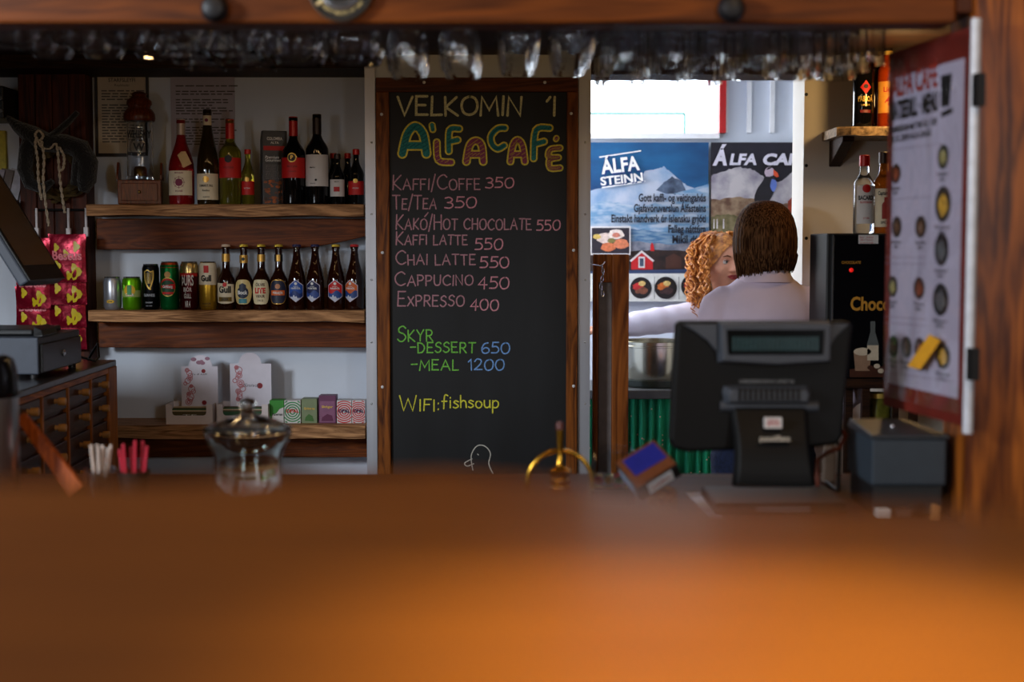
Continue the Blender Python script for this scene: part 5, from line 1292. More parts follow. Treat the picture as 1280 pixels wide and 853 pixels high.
dishes = [(1180, 197, 7, 15, 'g'), (1121, 218, 6, 13, 'r'), (1180, 256, 10, 22, 'y'), (1122, 284, 6, 14, 'b'), (1152, 284, 7, 14, 'b'), (1178, 312, 9, 20, 'd'), (1117, 358, 6, 14, 'g'), (1150, 360, 7, 14, 'r'), (1177, 374, 10, 20, 'd'), (1118, 432, 7, 14, 'b'), (1134, 433, 7, 14, 'b'), (1151, 435, 7, 14, 'r'), (1180, 444, 9, 16, 'y')]
dc = {'g': ((40, 44, 36), (150, 140, 90)), 'r': ((50, 26, 20), (130, 60, 30)), 'y': ((40, 36, 34), (196, 150, 50)), 'b': ((36, 30, 28), (96, 66, 44)), 'd': ((20, 20, 24), (90, 92, 96))}
for i, (px, py, rw, rh, c_) in enumerate(dishes):
    a = S(px - rw, py); b = S(px + rw, py); u0 = (a[0] + b[0]) / 2; ru = (b[0] - a[0]) / 2; rv = rh * kq
    pm = mat('plate_print_' + c_, dc[c_][0], rough=.5, var=.2)
    o = MB().add([(u0 + ru * cos(q * pi / 10), -.0020, a[1] + rv * sin(q * pi / 10)) for q in range(20)], [tuple(range(20))]).build('dish_picture', pm, sh)
    MB().add([(u0 + ru * (.55 * cos(q * pi / 7) + .08 * cos(3 * q)), -.0024, a[1] + rv * (.6 * sin(q * pi / 7) - .05 + .1 * sin(2.3 * q))) for q in range(14)], [tuple(range(14))]).build('food_print', mat('food_print_' + c_, dc[c_][1], rough=.5, var=.5, scale=120), o)
    mb = MB(); cw_ = ['Fiskisúpa', 'Samloka', 'Pylsa', 'Kaka', 'Vaffla', 'Salat', 'Súpa', 'Terta', 'Skyr', 'Brauð', 'Baka', 'Lax', 'Síld'][i]
    print_text(mb, cw_, u0, a[1] - rv - .012, .006, flat(-.0022), ru * 1.9, 'c', .02); print_text(mb, '%d kr' % (600 + 150 * (i % 7)), u0, a[1] - rv - .022, .006, flat(-.0022), ru * 1.0, 'c', .02)
    mb.build('lettering', L_dark, sh)
# wavy clear plastic cover
mc, N, L, bs = newmat('clear_plastic_film')
N.remove(bs); tr = N.new('ShaderNodeBsdfTransparent'); gb = N.new('ShaderNodeBsdfGlossy'); gb.inputs['Roughness'].default_value = .06
mx = N.new('ShaderNodeMixShader'); lw = N.new('ShaderNodeLayerWeight'); lw.inputs['Blend'].default_value = .5
pw = N.new('ShaderNodeMath'); pw.operation = 'POWER'; pw.inputs[1].default_value = 3.5; ma = N.new('ShaderNodeMath'); ma.operation = 'MULTIPLY_ADD'; ma.inputs[1].default_value = .8; ma.inputs[2].default_value = .05
L.new(lw.outputs['Facing'], pw.inputs[0]); L.new(pw.outputs[0], ma.inputs[0]); L.new(ma.outputs[0], mx.inputs[0]); L.new(tr.outputs[0], mx.inputs[1]); L.new(gb.outputs[0], mx.inputs[2]); L.new(mx.outputs[0], N['Material Output'].inputs[0])
vs = []; fs = []; nu, nv = 50, 70
for j in range(nv + 1):
    for i in range(nu + 1):
        u = i / nu; v = j / nv; e = min(1, 5 * u, 5 * (1 - u), 6 * v, 6 * (1 - v))
        d_ = .006 + e * (.007 * noise.noise((u * 3.2, v * 1.6, 4)) + .0035 * noise.noise((u * 7, v * 4, 9)))
        vs.append((.012 + (SW - .024) * u, -max(.0035, d_), .02 + (SH - .03) * v))
for j in range(nv):
    for i in range(nu): q = j * (nu + 1) + i; fs.append((q, q + 1, q + nu + 2, q + nu + 1))
MB().add(vs, fs, True).build('plastic_cover', mc, sign)
MB().tube([(SW + .004, .004, -.012), (SW + .004, .004, SH + .012)], .0095, 14).build('edge_rail', mat('white_enamel_rail', (214, 220, 232), rough=.3), sign)
for z in (.12, SH - .12): MB().box(SW + .004, SW + .03, -.004, .012, z - .03, z + .03).build('bracket', M_black, sign)
# yellow tape stuck on it
c4 = [S(1171, 418), S(1185, 426), S(1162, 462), S(1145, 458)]; cx = sum(q[0] for q in c4) / 4; cz = sum(q[1] for q in c4) / 4
wp = A + su_ * cx - sn * .0145 + Vector((0, 0, cz))
fold = [(q[0] - cx, q[1] - cz) for q in c4]
vs = []
for y in (0, -.0012): vs += [(fold[0][0], y, fold[0][1]), (fold[1][0], y, fold[1][1]), (fold[2][0], y - .004, fold[2][1]), (fold[3][0], y - .003, fold[3][1])]
o = MB().add(vs, [(0, 1, 2, 3), (7, 6, 5, 4), (0, 4, 5, 1), (1, 5, 6, 2), (2, 6, 7, 3), (3, 7, 4, 0)]).build('yellow_tape', mat('yellow_paper_tape', (224, 160, 36), rough=.6, var=.08), loc=wp, rot=(0, 0, sa))
tag(o, 'strip of yellow tape stuck slantwise on the menu sign', 'tape')
# ================================================================ doorway and kitchen
M_door = wood('orange_door_wood', (84, 38, 10), (160, 90, 34), 'z', 8, .5)
YDR = 5.07
hd = thing('half_door', 'low orange wooden half door with grey inset panel in the doorway', 'door', (X(740, YDR), 5.05, 0.01))
xd0 = X(740, YDR)
def dx(px): return X(px, YDR) - xd0
zd = Z(318, YDR) - .01
MB().box(dx(765), dx(786), .0, .06, 0, zd).build('stile', M_door, hd, bevel=.004)
MB().box(.004, dx(748), .01, .05, 0, zd).build('stile', M_door, hd, bevel=.003)
MB().box(dx(748), dx(765), .012, .048, zd - .10, zd).box(dx(748), dx(765), .012, .048, 0, .12).build('rail', M_door, hd, bevel=.002)
MB().box(dx(748), dx(765), .026, .036, .12, zd - .10).build('inset_panel', mat('grey_panel', (120, 112, 110), rough=.6), hd)
# chain hanging on the door
pch = P(744, 332, 5.03)
t = thing('door_chain', 'short steel chain hanging on the half door', 'chain', pch)
MB().tube([(-.016, .016, .004), (0, 0, .002), (.018, -.002, -.002), (.03, -.002, .006), (.034, -.002, .014)], .0022, 8).build('hook', M_silver, t)
mb = MB()
for i in range(8):
    c_ = Vector((.024 + .004 * sin(i), -.004, -.006 - .0135 * i)); pts = []
    for q in range(13):
        a_ = q * pi / 6; u = .0045 * cos(a_); v = .0095 * sin(a_); pts.append(c_ + (Vector((u, 0, v)) if i % 2 else Vector((u * .3, u, v))))
    mb.tube(pts, .0016, 6, caps=False)
mb.build('links', M_silver, t)

# ---- banner with a snowy mountain
YS = 6.46
def pxm(Y, ox, oz, dy=0.0, y0=0.0):
    def f(u, v): q = P(u, v, Y); return (q.x - ox, y0 - dy, q.z - oz)
    return f
a = P(700, 376, YS); b = P(886, 178, YS)
ban = thing('mountain_banner', 'banner with snowy mountain, red house and slanted white lettering', 'banner', ((a.x + b.x) / 2, YS, a.z))
bm_ = ((a.x + b.x) / 2, a.z)
def sky_mat(name, c0, c1):
    return mat(name, c0, rough=.6, scale=2.2, col2=c1, lo=.38, hi=.62, stretch=(1, 1, 2.5))
MB().box(a.x - bm_[0], b.x - bm_[0], 0, .012, 0, b.z - a.z).build('sheet', sky_mat('deep_blue_sky_print', (6, 58, 104), (22, 92, 140)), ban)
lay = [0]
def on_banner(pts, m, name='picture', par=None, org=None, Y=None, cut=None):
    lay[0] += 1
    f = pxm(Y or YS, *(org or bm_), dy=.0006 + .00025 * lay[0])
    return MB().add([f(*q) for q in pts], [tuple(range(len(pts)))]).build(name, m, par or ban)
def ridge(pts, seed, amp=1.2, k=6):
    out = []
    for (x0, y0), (x1, y1) in zip(pts, pts[1:]):
        for j in range(k):
            f = j / k; x = x0 + (x1 - x0) * f; out.append((x, y0 + (y1 - y0) * f + amp * noise.noise((x * .31, seed, 0)) * 2))
    return out + [pts[-1]]
snow = mat('snow_print2', (176, 184, 200), rough=.6, scale=9, col2=(118, 150, 184), lo=.4, hi=.66)
snow2 = mat('blue_snow_print', (104, 144, 178), rough=.6, scale=14, col2=(170, 182, 198), lo=.4, hi=.6, stretch=(1, 1, 3))
fjord = mat('fjord_print', (60, 104, 144), rough=.6, scale=16, col2=(120, 146, 168), lo=.4, hi=.6, stretch=(1, 1, 5))
rock = mat('rock_print', (34, 46, 66), rough=.6, scale=20, col2=(90, 106, 130))
on_banner([(700, 320)] + ridge([(700, 237), (738, 238), (765, 233), (800, 226), (806, 214), (822, 211), (829, 208), (836, 213), (846, 222), (858, 232), (886, 240)], 1) + [(886, 320)], snow)
on_banner(ridge([(820, 238), (830, 228), (840, 221), (852, 226), (858, 240), (846, 243), (832, 242)], 4, .8), rock)
on_banner(ridge([(842, 242), (858, 238), (886, 230), (886, 248), (860, 246)], 6, .5), snow2)
on_banner([(700, 322)] + ridge([(700, 262), (760, 252), (800, 258), (840, 250), (886, 256)], 9, 1.6) + [(886, 322)], snow2)
on_banner([(700, 330)] + ridge([(700, 292), (780, 286), (830, 290), (886, 284)], 12, 1.2) + [(886, 330)], fjord)
on_banner([(700, 330)] + ridge([(700, 306), (790, 302), (840, 306), (886, 300)], 15, 1) + [(886, 330)], mat('shore_print', (90, 96, 112), rough=.6, scale=20, col2=(150, 150, 160)))
on_banner([(700, 352)] + ridge([(700, 315), (786, 314), (830, 312), (886, 316)], 17, 1) + [(886, 352)], mat('village_print', (22, 16, 18), rough=.6, scale=24, col2=(56, 36, 30)))
on_banner([(700, 352), (700, 340), (886, 336), (886, 352)], mat('blue_ground_print', (46, 62, 96), rough=.6, scale=18))
rp = mat('red_house_print', (186, 24, 30), rough=.6, var=.08)
on_banner([(789, 337), (789, 324), (802, 315), (816, 324), (816, 337)], rp); on_banner([(787, 326), (802, 313), (818, 326), (816, 327.5), (802, 316), (789, 327.5)], L_white)
on_banner([(798, 335), (798, 321), (806, 321), (806, 335)], L_white); on_banner([(799.5, 333), (799.5, 323), (804.5, 323), (804.5, 333)], rock)
on_banner([(813, 314), (813, 307), (815, 303), (817, 307), (818, 314)], rp)
on_banner([(832, 336), (832, 322), (842, 317), (852, 322), (852, 336)], mat('brown_hut_print', (70, 40, 30), rough=.6)); on_banner([(700, 377), (700, 342), (886, 342), (886, 377)], mat('white_print_strip', (214, 214, 208), rough=.6))
def plate(px, py, r, c0, c1, white=False):
    on_banner([(px + r * cos(q * pi / 12), py + r * sin(q * pi / 12)) for q in range(24)], mat('black_plate_print', (24, 20, 22), rough=.5))
    for (ox, oy, rr, c_) in ((-.25, -.1, .62, c0), (.2, .25, .55, c1), (.1, -.4, .4, (210, 180, 110)), (-.3, .35, .3, c1)):
        on_banner([(px + r * (ox + rr * .8 * cos(q * pi / 8) * (1 + .15 * sin(3 * q))), py + r * (oy + rr * .6 * sin(q * pi / 8))) for q in range(16)], mat('dish_%d_%d_%d' % c_, c_, rough=.5, var=.3, scale=80))
plate(772, 360, 12, (160, 50, 36), (120, 60, 40)); plate(801, 360, 13.5, (176, 40, 40), (120, 70, 50)); plate(832, 360, 14, (190, 100, 40), (60, 40, 40)); plate(866, 358, 15, (176, 60, 50), (200, 130, 110))
for x in (785, 817.5, 848): on_banner([(x, 374), (x, 346), (x + .8, 346), (x + .8, 374)], mat('grey_line', (110, 112, 110)))
on_banner([(738, 319), (738, 283), (788, 283), (788, 319)], L_white); on_banner([(739.5, 317), (739.5, 285), (786.5, 285), (786.5, 317)], mat('slate_plate_print', (40, 34, 44), rough=.5))
for (x, y, r, c_) in ((757, 298, 11, (212, 190, 180)), (770, 293, 10, (222, 206, 196)), (776, 305, 10, (206, 120, 84)), (760, 309, 9, (200, 110, 70)), (746, 296, 5, (200, 170, 90)), (764, 301, 5, (120, 110, 60)), (770, 294, 5, (196, 120, 100))):
    on_banner([(x + r * cos(q * pi / 8) * (1 + .12 * sin(2 * q)), y + r * .62 * sin(q * pi / 8)) for q in range(16)], mat('dish_%d_%d_%d' % c_, c_, rough=.5, var=.2, scale=80))
def btext(items, m, dy, par, org, Y, rot=0.0, shear=0.0):
    mb = MB()
    for s, x, y, cap, w_, al, bold in items:
        f = pxm(Y, *org, dy=dy)
        cr, sr = cos(rot), sin(rot)
        print_text(mb, s, 0, 0, cap, lambda u, v: f(x + u * cr - v * sr, y - (u * sr + v * cr)), w_, al, bold, shear)
    return mb.build('lettering', m, par)
TX = .0006 + .00025 * (lay[0] + 3)
btext([('Gott kaffi- og veitingahús', 882, 252, 9.5, 84, 'r', .03), ('Gjafavöruverslun Álfasteins', 882, 265, 9.5, 90, 'r', .03), ('Einstakt handverk úr íslensku grjóti', 882, 278, 9.5, 118, 'r', .03), ('Falleg náttúra', 882, 291, 9.5, 47, 'r', .03), ('Mikil dýrð', 882, 304, 9.5, 42, 'r', .03)], mat('navy_black_ink', (22, 24, 36)), TX, ban, bm_, YS)
btext([('ÁLFA', 753, 219, 17, 48, 'l', .05), ('STEINN', 752, 233, 10, 53, 'l', .05)], mat('logo_shadow_blue', (20, 50, 110)), TX, ban, bm_, YS, rot=.11)
btext([('ÁLFA', 752, 217.5, 17, 48, 'l', .03), ('STEINN', 751, 232, 10, 53, 'l', .03)], I_white, TX + .0004, ban, bm_, YS, rot=.11)
for pts in ([(749, 196), (801, 188), (801, 189.6), (749, 197.6)], [(752, 234), (806, 226), (806, 227.6), (752, 235.6)]): on_banner(pts, I_white)
# ---- banner with a puffin
a = P(887, 376, YS); b = P(1075, 178, YS)
b2 = thing('puffin_banner', 'banner of a puffin on a grassy slope under large white lettering', 'banner', ((a.x + b.x) / 2, YS, a.z))
bo = ((a.x + b.x) / 2, a.z)
MB().box(a.x - bo[0] + .001, b.x - bo[0], 0, .012, 0, b.z - a.z).build('sheet', mat('night_print', (12, 9, 18), rough=.6, scale=7, col2=(30, 26, 42)), b2)
def on2(pts, m, name='picture'): return on_banner(pts, m, name, b2, bo)
on2([(888.5, 300)] + ridge([(888.5, 220), (905, 214), (922, 209), (940, 212), (955, 222), (975, 228), (990, 215), (1020, 208), (1075, 206)], 21, 1.6) + [(1075, 300)], mat('rock_snow_print', (186, 180, 182), rough=.6, scale=11, col2=(122, 116, 132), lo=.42, hi=.68))
on2([(888.5, 374)] + ridge([(888.5, 250), (920, 246), (950, 250), (975, 256), (1010, 248), (1075, 250)], 25, 2) + [(1075, 374)], mat('rusty_grass_print', (92, 62, 46), rough=.7, scale=26, col2=(150, 126, 100)))
on2([(888.5, 374)] + ridge([(888.5, 270), (910, 268), (930, 272), (970, 276), (1075, 274)], 27, 2) + [(1075, 374)], mat('moss_grass_print', (84, 80, 44), rough=.7, scale=30, col2=(130, 116, 84)))
for x in (891, 895, 903): on2([(x, 286), (x + .6, 274), (x + 1.4, 274), (x + 1.8, 286)], L_white)
pb = mat('puffin_black', (20, 16, 24), rough=.6, var=.3)
on2(smooth_pts([(944, 256), (942, 248), (946, 236), (953, 226), (956, 218), (962, 216), (967, 220), (970, 230), (966, 242), (961, 252), (958, 258), (944, 257)], 4), pb)
on2(smooth_pts([(957, 221), (955, 216), (957, 211), (962, 209), (967, 213), (966, 219), (961, 221), (957, 221)], 4), mat('puffin_cheek', (190, 170, 186), rough=.6))
on2(smooth_pts([(957, 213), (960, 209.5), (964, 210), (960, 212), (957, 213)], 3), pb)
on2([(966, 212), (971, 216), (973, 221), (970, 222), (966, 219)], mat('puffin_beak', (206, 74, 34), rough=.6))
on2(smooth_pts([(964, 224), (969, 226), (970, 233), (966, 240), (962, 233), (964, 224)], 4), mat('puffin_breast', (92, 116, 190), rough=.6))
on2([(986, 300), (984, 252), (996, 240), (1030, 240), (1040, 300)], mat('rust_roof_print', (150, 50, 24), rough=.6, var=.3))
TX2 = .0006 + .00025 * (lay[0] + 3)
btext([('Á', 890, 206, 19, 18, 'l', .05), ('LFA', 911, 206, 13, 34, 'l', .04), ('CAFÉ', 953, 206, 13, 56, 'l', .05)], mat('lilac_white_ink', (216, 212, 226)), TX2, b2, bo, YS, shear=.18)
# ---- curtained work counter and pot
YC = 5.42
t = thing('kitchen_counter', 'kitchen counter with grey top and dotted green curtain beyond the half door', 'counter', (X(830, YC), YC, 0))
zc = Z(488, YC)
MB().box(-.36, .28, 0, .42, zc - .035, zc).build('worktop', mat('dark_grey_worktop', (74, 76, 76), rough=.4), t, bevel=.004)
for a_ in (-.34, .25): MB().box(a_, a_ + .02, .02, .40, 0, zc - .035).build('side_panel', M_white, t)
vs = []; fs = []; n = 160; zt_ = zc - .036; m_ = 8
for s_ in (0, 1):
    for j in range(m_ + 1):
        f = j / m_
        for i in range(n + 1):
            u = -.31 + .55 * i / n
            w_ = (.010 + .012 * f) * sin(i * .62 + .8 * noise.noise((i * .05, f, 1)) * 3)
            vs.append((u, .035 + w_ + .003 * s_, zt_ * (1 - f) + .02 * f))
o_ = (n + 1) * (m_ + 1)
for s_ in (0, 1):
    for j in range(m_):
        for i in range(n):
            q = s_ * o_ + j * (n + 1) + i; g = (q, q + 1, q + n + 2, q + n + 1); fs.append(g if s_ else g[::-1])
cur = MB().add(vs, fs, True).build('curtain', mat('green_curtain', (24, 150, 108), rough=.8, var=.12, scale=10), t)
mb = MB(); rnd = random.Random(1)
for i in range(170):
    u = rnd.uniform(-.3, .23); f = rnd.uniform(.02, .8); k_ = (u + .31) / .55 * n
    w_ = (.010 + .012 * f) * sin(k_ * .62 + .8 * noise.noise((k_ * .05, f, 1)) * 3)
    mb.sphere(.0034, (u, .035 + w_ - .0005, zt_ * (1 - f)), 6, (1, .4, 1))
mb.build('dot_print', mat('pink_dot', (226, 176, 160), rough=.8), cur)
pp_ = P(818, 480, 5.58); kk = 5.58 / FPX
t = thing('cooking_pot', 'large stainless steel cooking pot with rim standing on the kitchen counter', 'pot', (pp_.x, 5.62, zc))
r = 43 * kk; hz_ = Z(426, 5.58) - zc
MB().lathe([(0, .002), (r * .95, 0), (r, .008), (r, hz_ * .86), (r * 1.03, hz_ * .87), (r * 1.03, hz_ * .90), (r, hz_ * .91), (r * 1.0, hz_ * .98), (r * 1.03, hz_), (r * .96, hz_ * .99), (r * .96, .01), (0, .008)], n=56).build('pot_body', mat('pot_steel', (188, 184, 168), rough=.22, metal=.95, var=.1, scale=8), t)
MB().lathe([(r * 1.005, .002), (r * 1.06, .004), (r * 1.06, .028), (r * 1.005, .03)], n=56).build('pot_base', mat('green_black_base', (26, 36, 28), rough=.35), t)
for s_ in (-1, 1): MB().tube([(s_ * r * .99, -.03, hz_ * .74), (s_ * r * 1.16, -.025, hz_ * .75), (s_ * r * 1.16, .025, hz_ * .75), (s_ * r * .99, .03, hz_ * .74)], .007, 10).build('handle', M_silver, t)

# ================================================================ right side: bottle shelf, chocolate machine
zs = Z(158, 4.75)
bs_ = thing('bottle_shelf', 'rough stone-edged wall shelf carrying dark liqueur bottles', 'shelf', (X(1046, 4.75), 5.0, zs))
vs = []; fs = []; n = 40; Lx = .55
for i in range(n + 1):
    x = Lx * i / n; e = noise.noise((x * 9, 2, 0)) * .010; e2 = noise.noise((x * 14, 5, 0)) * .005
    rnd_ = .03 * max(0, 1 - i / 3)
    vs += [(x, -.001, 0), (x, -.001, -.030), (x, -.25 - e + rnd_, -.030 + e2), (x, -.255 - e + rnd_, -.006), (x, -.25 - e + rnd_, 0)]
fs = [(i * 5 + a_, i * 5 + (a_ + 1) % 5, i * 5 + 5 + (a_ + 1) % 5, i * 5 + 5 + a_) for i in range(n) for a_ in range(5)] + [(0, 1, 2, 3, 4), tuple(n * 5 + k for k in (4, 3, 2, 1, 0))]
MB().add(vs, fs).build('slab', mat('speckled_stone_edge', (92, 74, 56), rough=.7, var=.4, scale=60, col2=(178, 150, 116), bump=.4), bs_)
for x in (.045, .42):
    MB().prism([(0, -.028), (-.20, -.028), (-.20, -.045), (0, -.12)], -.02, .02, Matrix.Translation((x, 0, 0)) @ Matrix.Rotation(pi / 2, 4, 'Z') @ Matrix.Diagonal((-1, 1, 1, 1)) @ Matrix.Diagonal((-1, 1, 1, 1))).build('bracket', M_dark, bs_, bevel=.003)
G_amber = glz('amber_spirit', (190, 104, 26), .7); G_spirit = glz('clear_spirit', (236, 238, 236), .95)
def spirit(lab, px, base, Y, r, H, gm, cap, sh=(.62, .80), z=None, grp='liqueur bottles on the wall shelf', name='spirit_bottle'):
    x = X(px, Y); t = thing(name, lab, 'bottle', (x, Y, z), 0, grp)
    bottle_body(r, H, H * sh[0], H * sh[1], .0135, t, gm); foil(.0150, H * .86, H, cap, t, 'cap'); return t
YL = 4.84
t = spirit('black square-shouldered liqueur bottle with a red bird emblem on the shelf end', 1076, 157, YL, .037, .27, G_black, F_dk, (.7, .82), zs)
e_ = patch(MB(), .0377, .5, lambda q: .135 - .024 * (1 - abs(q)), lambda q: .135 + .024 * (1 - abs(q)), 12).build('emblem', L_red, t); shape_disc(.037, .007, .138, .0013).build('emblem_bird', L_dark, e_)
lettering(t, .037, [('PASSOÃ', 0, .088, .017, .052, .03), ('LIQUEUR', 0, .074, .005, .03)], I_gold); rect(.037, .5, .050, .060).build('band', mat('deep_red_band', (110, 20, 24)), t)
t = spirit('slim dark liqueur bottle standing between the black and the orange bottle', 1089, 157, 4.90, .030, .30, G_brown, F_dk, (.55, .86), zs)
t = spirit('orange liqueur bottle with yellow label beside the menu sign', 1106, 157, YL, .034, .30, mat('orange_liqueur', (176, 62, 14), rough=.08, trans=.35, var=.05), F_dk, (.62, .8), zs)
l = rect(.034, 1.3, .05, .155).build('label', mat('amber_label', (214, 150, 56), rough=.5), t); lettering(l, .034, [('Licor', 0, .12, .016, .044, .03), ('43', 0, .075, .028, .034, .03)], I_red)
n_ = rect(.0152, 1.4, .245, .262).build('neck_label', I_gold, t)
# drinking-chocolate machine on its stand
YM = 4.40
xm0, xm1 = X(1034, YM), X(1034, YM) + .27
zm0, zm1 = Z(474, YM), Z(292, YM)
st = thing('machine_stand', 'dark open stand under the chocolate machine', 'stand', ((xm0 + xm1) / 2 + .03, YM + .15, 0))
hw = .135
MB().box(-hw, hw, -.15, .12, zm0 - .03, zm0).build('top', M_dark, st, bevel=.003)
for a_, b_ in ((-hw + .10, -.13), (-hw + .10, .09), (hw - .02, -.13), (hw - .02, .09)): MB().box(a_ - .012, a_ + .012, b_ - .012, b_ + .012, 0, zm0 - .03).build('leg', M_dark, st)
MB().box(-hw + .09, hw, -.14, .11, .70, .72).build('lower_shelf', M_dark, st)
mc_ = thing('chocolate_machine', 'tall black hot chocolate machine with gold lettering beside the menu sign', 'machine', (xm0, YM, zm0 + .0005))
mw, mh = xm1 - xm0, zm1 - zm0
def M3(px, py): q = P(px, py, YM); return (q.x - xm0, q.z - zm0)
MB().box(0, mw, .006, .255, 0, mh).build('case', mat('gloss_black_case', (12, 12, 15), rough=.55), mc_, bevel=.005)
a_ = M3(1047, 0)[0]
MB().box(a_, mw - .004, 0, .006, .004, mh - .006).build('front_panel', mat('front_black', (10, 10, 14), rough=.2), mc_, bevel=.001)
MB().box(a_ - .004, a_ - .001, -.001, .006, .002, mh - .004).build('edge_strip', M_silver, mc_)
o = M3(1062, 330); mb = MB(); print_text(mb, 'CHOCOLATE', M3(1052, 330)[0], o[1], .008, flat(-.0008), 24 * YM / FPX, 'l', .02); print_text(mb, 'Chocolate', M3(1063, 388)[0], M3(1063, 388)[1], .040, flat(-.0008), .245 * .78, 'l', .03); mb.build('lettering', mat('gold_brown_print', (196, 136, 50), rough=.4), mc_)
c_ = M3(1064, 338); MB().sphere(.007, (c_[0], -.001, c_[1]), 12, (1, .6, 1)).build('indicator_light', mat('red_indicator', (230, 30, 24), rough=.3, emis=.6), mc_)
a1, b1 = M3(1073, 305), M3(1098, 294); lb_ = MB().box(a1[0], b1[0], -.001, .0, a1[1], b1[1]).build('sticker', L_white, mc_); mb = MB()
for q in range(3): print_text(mb, ['kr 350', 'HEITT KAKÓ', 'swiss'][q], a1[0] + .005, b1[1] - .010 - .008 * q, .005, flat(-.0014), .04, 'l')
mb.build('lettering', I_red, lb_)
# printed picture of mug and milk bottle
def onm(pts, m, l=1): return MB().add([(M3(*q)[0], -.0004 - .0003 * l, M3(*q)[1]) for q in pts], [tuple(range(len(pts)))]).build('picture', m, mc_)
cr = mat('cream_print', (206, 186, 160), rough=.5); br = mat('cocoa_print', (70, 36, 22), rough=.5)
onm([(1062, 472), (1062, 462), (1110, 458), (1110, 472)], br)
onm([(1067, 440), (1089, 440), (1087, 464), (1069, 464)], mat('mug_print', (150, 116, 92), rough=.5), 2); onm([(1078 + 11 * cos(q * pi / 8), 440 + 5 * sin(q * pi / 8)) for q in range(16)], cr, 3)
onm([(1084, 442), (1084, 430), (1088, 415), (1088, 402), (1094, 402), (1094, 415), (1098, 430), (1098, 450), (1084, 450)], mat('glass_print', (96, 98, 96), rough=.4), 2); onm([(1084, 432), (1098, 432), (1098, 451), (1084, 451)], cr, 3)
for i, (x, y) in enumerate(((1088, 460), (1096, 458), (1092, 466), (1101, 464))): onm([(x + 4 * cos(q * pi / 5), y + 3 * sin(q * pi / 5)) for q in range(10)], cr if i % 2 else br, 4)
# spirits standing on the machine
zz = zm1 + .001
t = spirit('clear spirit bottle with red cap and white label on top of the black machine', 1079, 290, YM + .10, .033, .245, G_spirit, F_red, (.62, .78), zz, 'spirit bottles on the chocolate machine')
l = rect(.033, .95, .030, .150).build('label', L_white, t); shape_disc(.033, .013, .140, .0013).build('emblem', L_red, l); lettering(l, .033, [('BACARDÍ', 0, .105, .013, .052, .04)], I_black); lettering(l, .033, [('SUPERIOR', 0, .094, .006, .04, .02), ('37.5%', .0, .045, .005, .02)], I_red)
t = spirit('amber rum bottle with a figure on its cream label, on the black machine', 1103, 290, YM + .10, .033, .255, G_amber, F_dk, (.60, .76), zz, 'spirit bottles on the chocolate machine')
l = rect(.033, 1.1, .020, .140).build('label', L_cream, t); lettering(l, .033, [('Captain Rum', 0, .120, .012, .050, .03), ('SPICED', 0, .030, .008, .03)], L_dark)
mb = patch(MB(), .0347, .35, lambda q: .045, lambda q: .090 + .012 * (1 - q * q)); patch(mb, .0347, .16, lambda q: .100, lambda q: .113); mb.build('figure_print', mat('coat_red_print', (150, 40, 30)), l)
# jar on the stand's lower shelf, seen under the machine
x = X(1103, YM + .05); t = thing('pickle_jar', 'yellow-green jar under the chocolate machine', 'jar', (x, YM + .07, .7215))
hj = zm0 - .05 - .72
MB().lathe([(0, 0), (.042, 0), (.045, .008), (.045, hj * .86), (.036, hj * .93), (.036, hj * .95), (0, hj * .95)], n=32).build('jar_body', mat('olive_jar', (120, 116, 44), rough=.12, trans=.4, var=.5, scale=26), t)
MB().lathe([(0, hj * .95), (.040, hj * .95), (.040, hj * .995), (0, hj)], n=32).build('lid', I_gold, t)
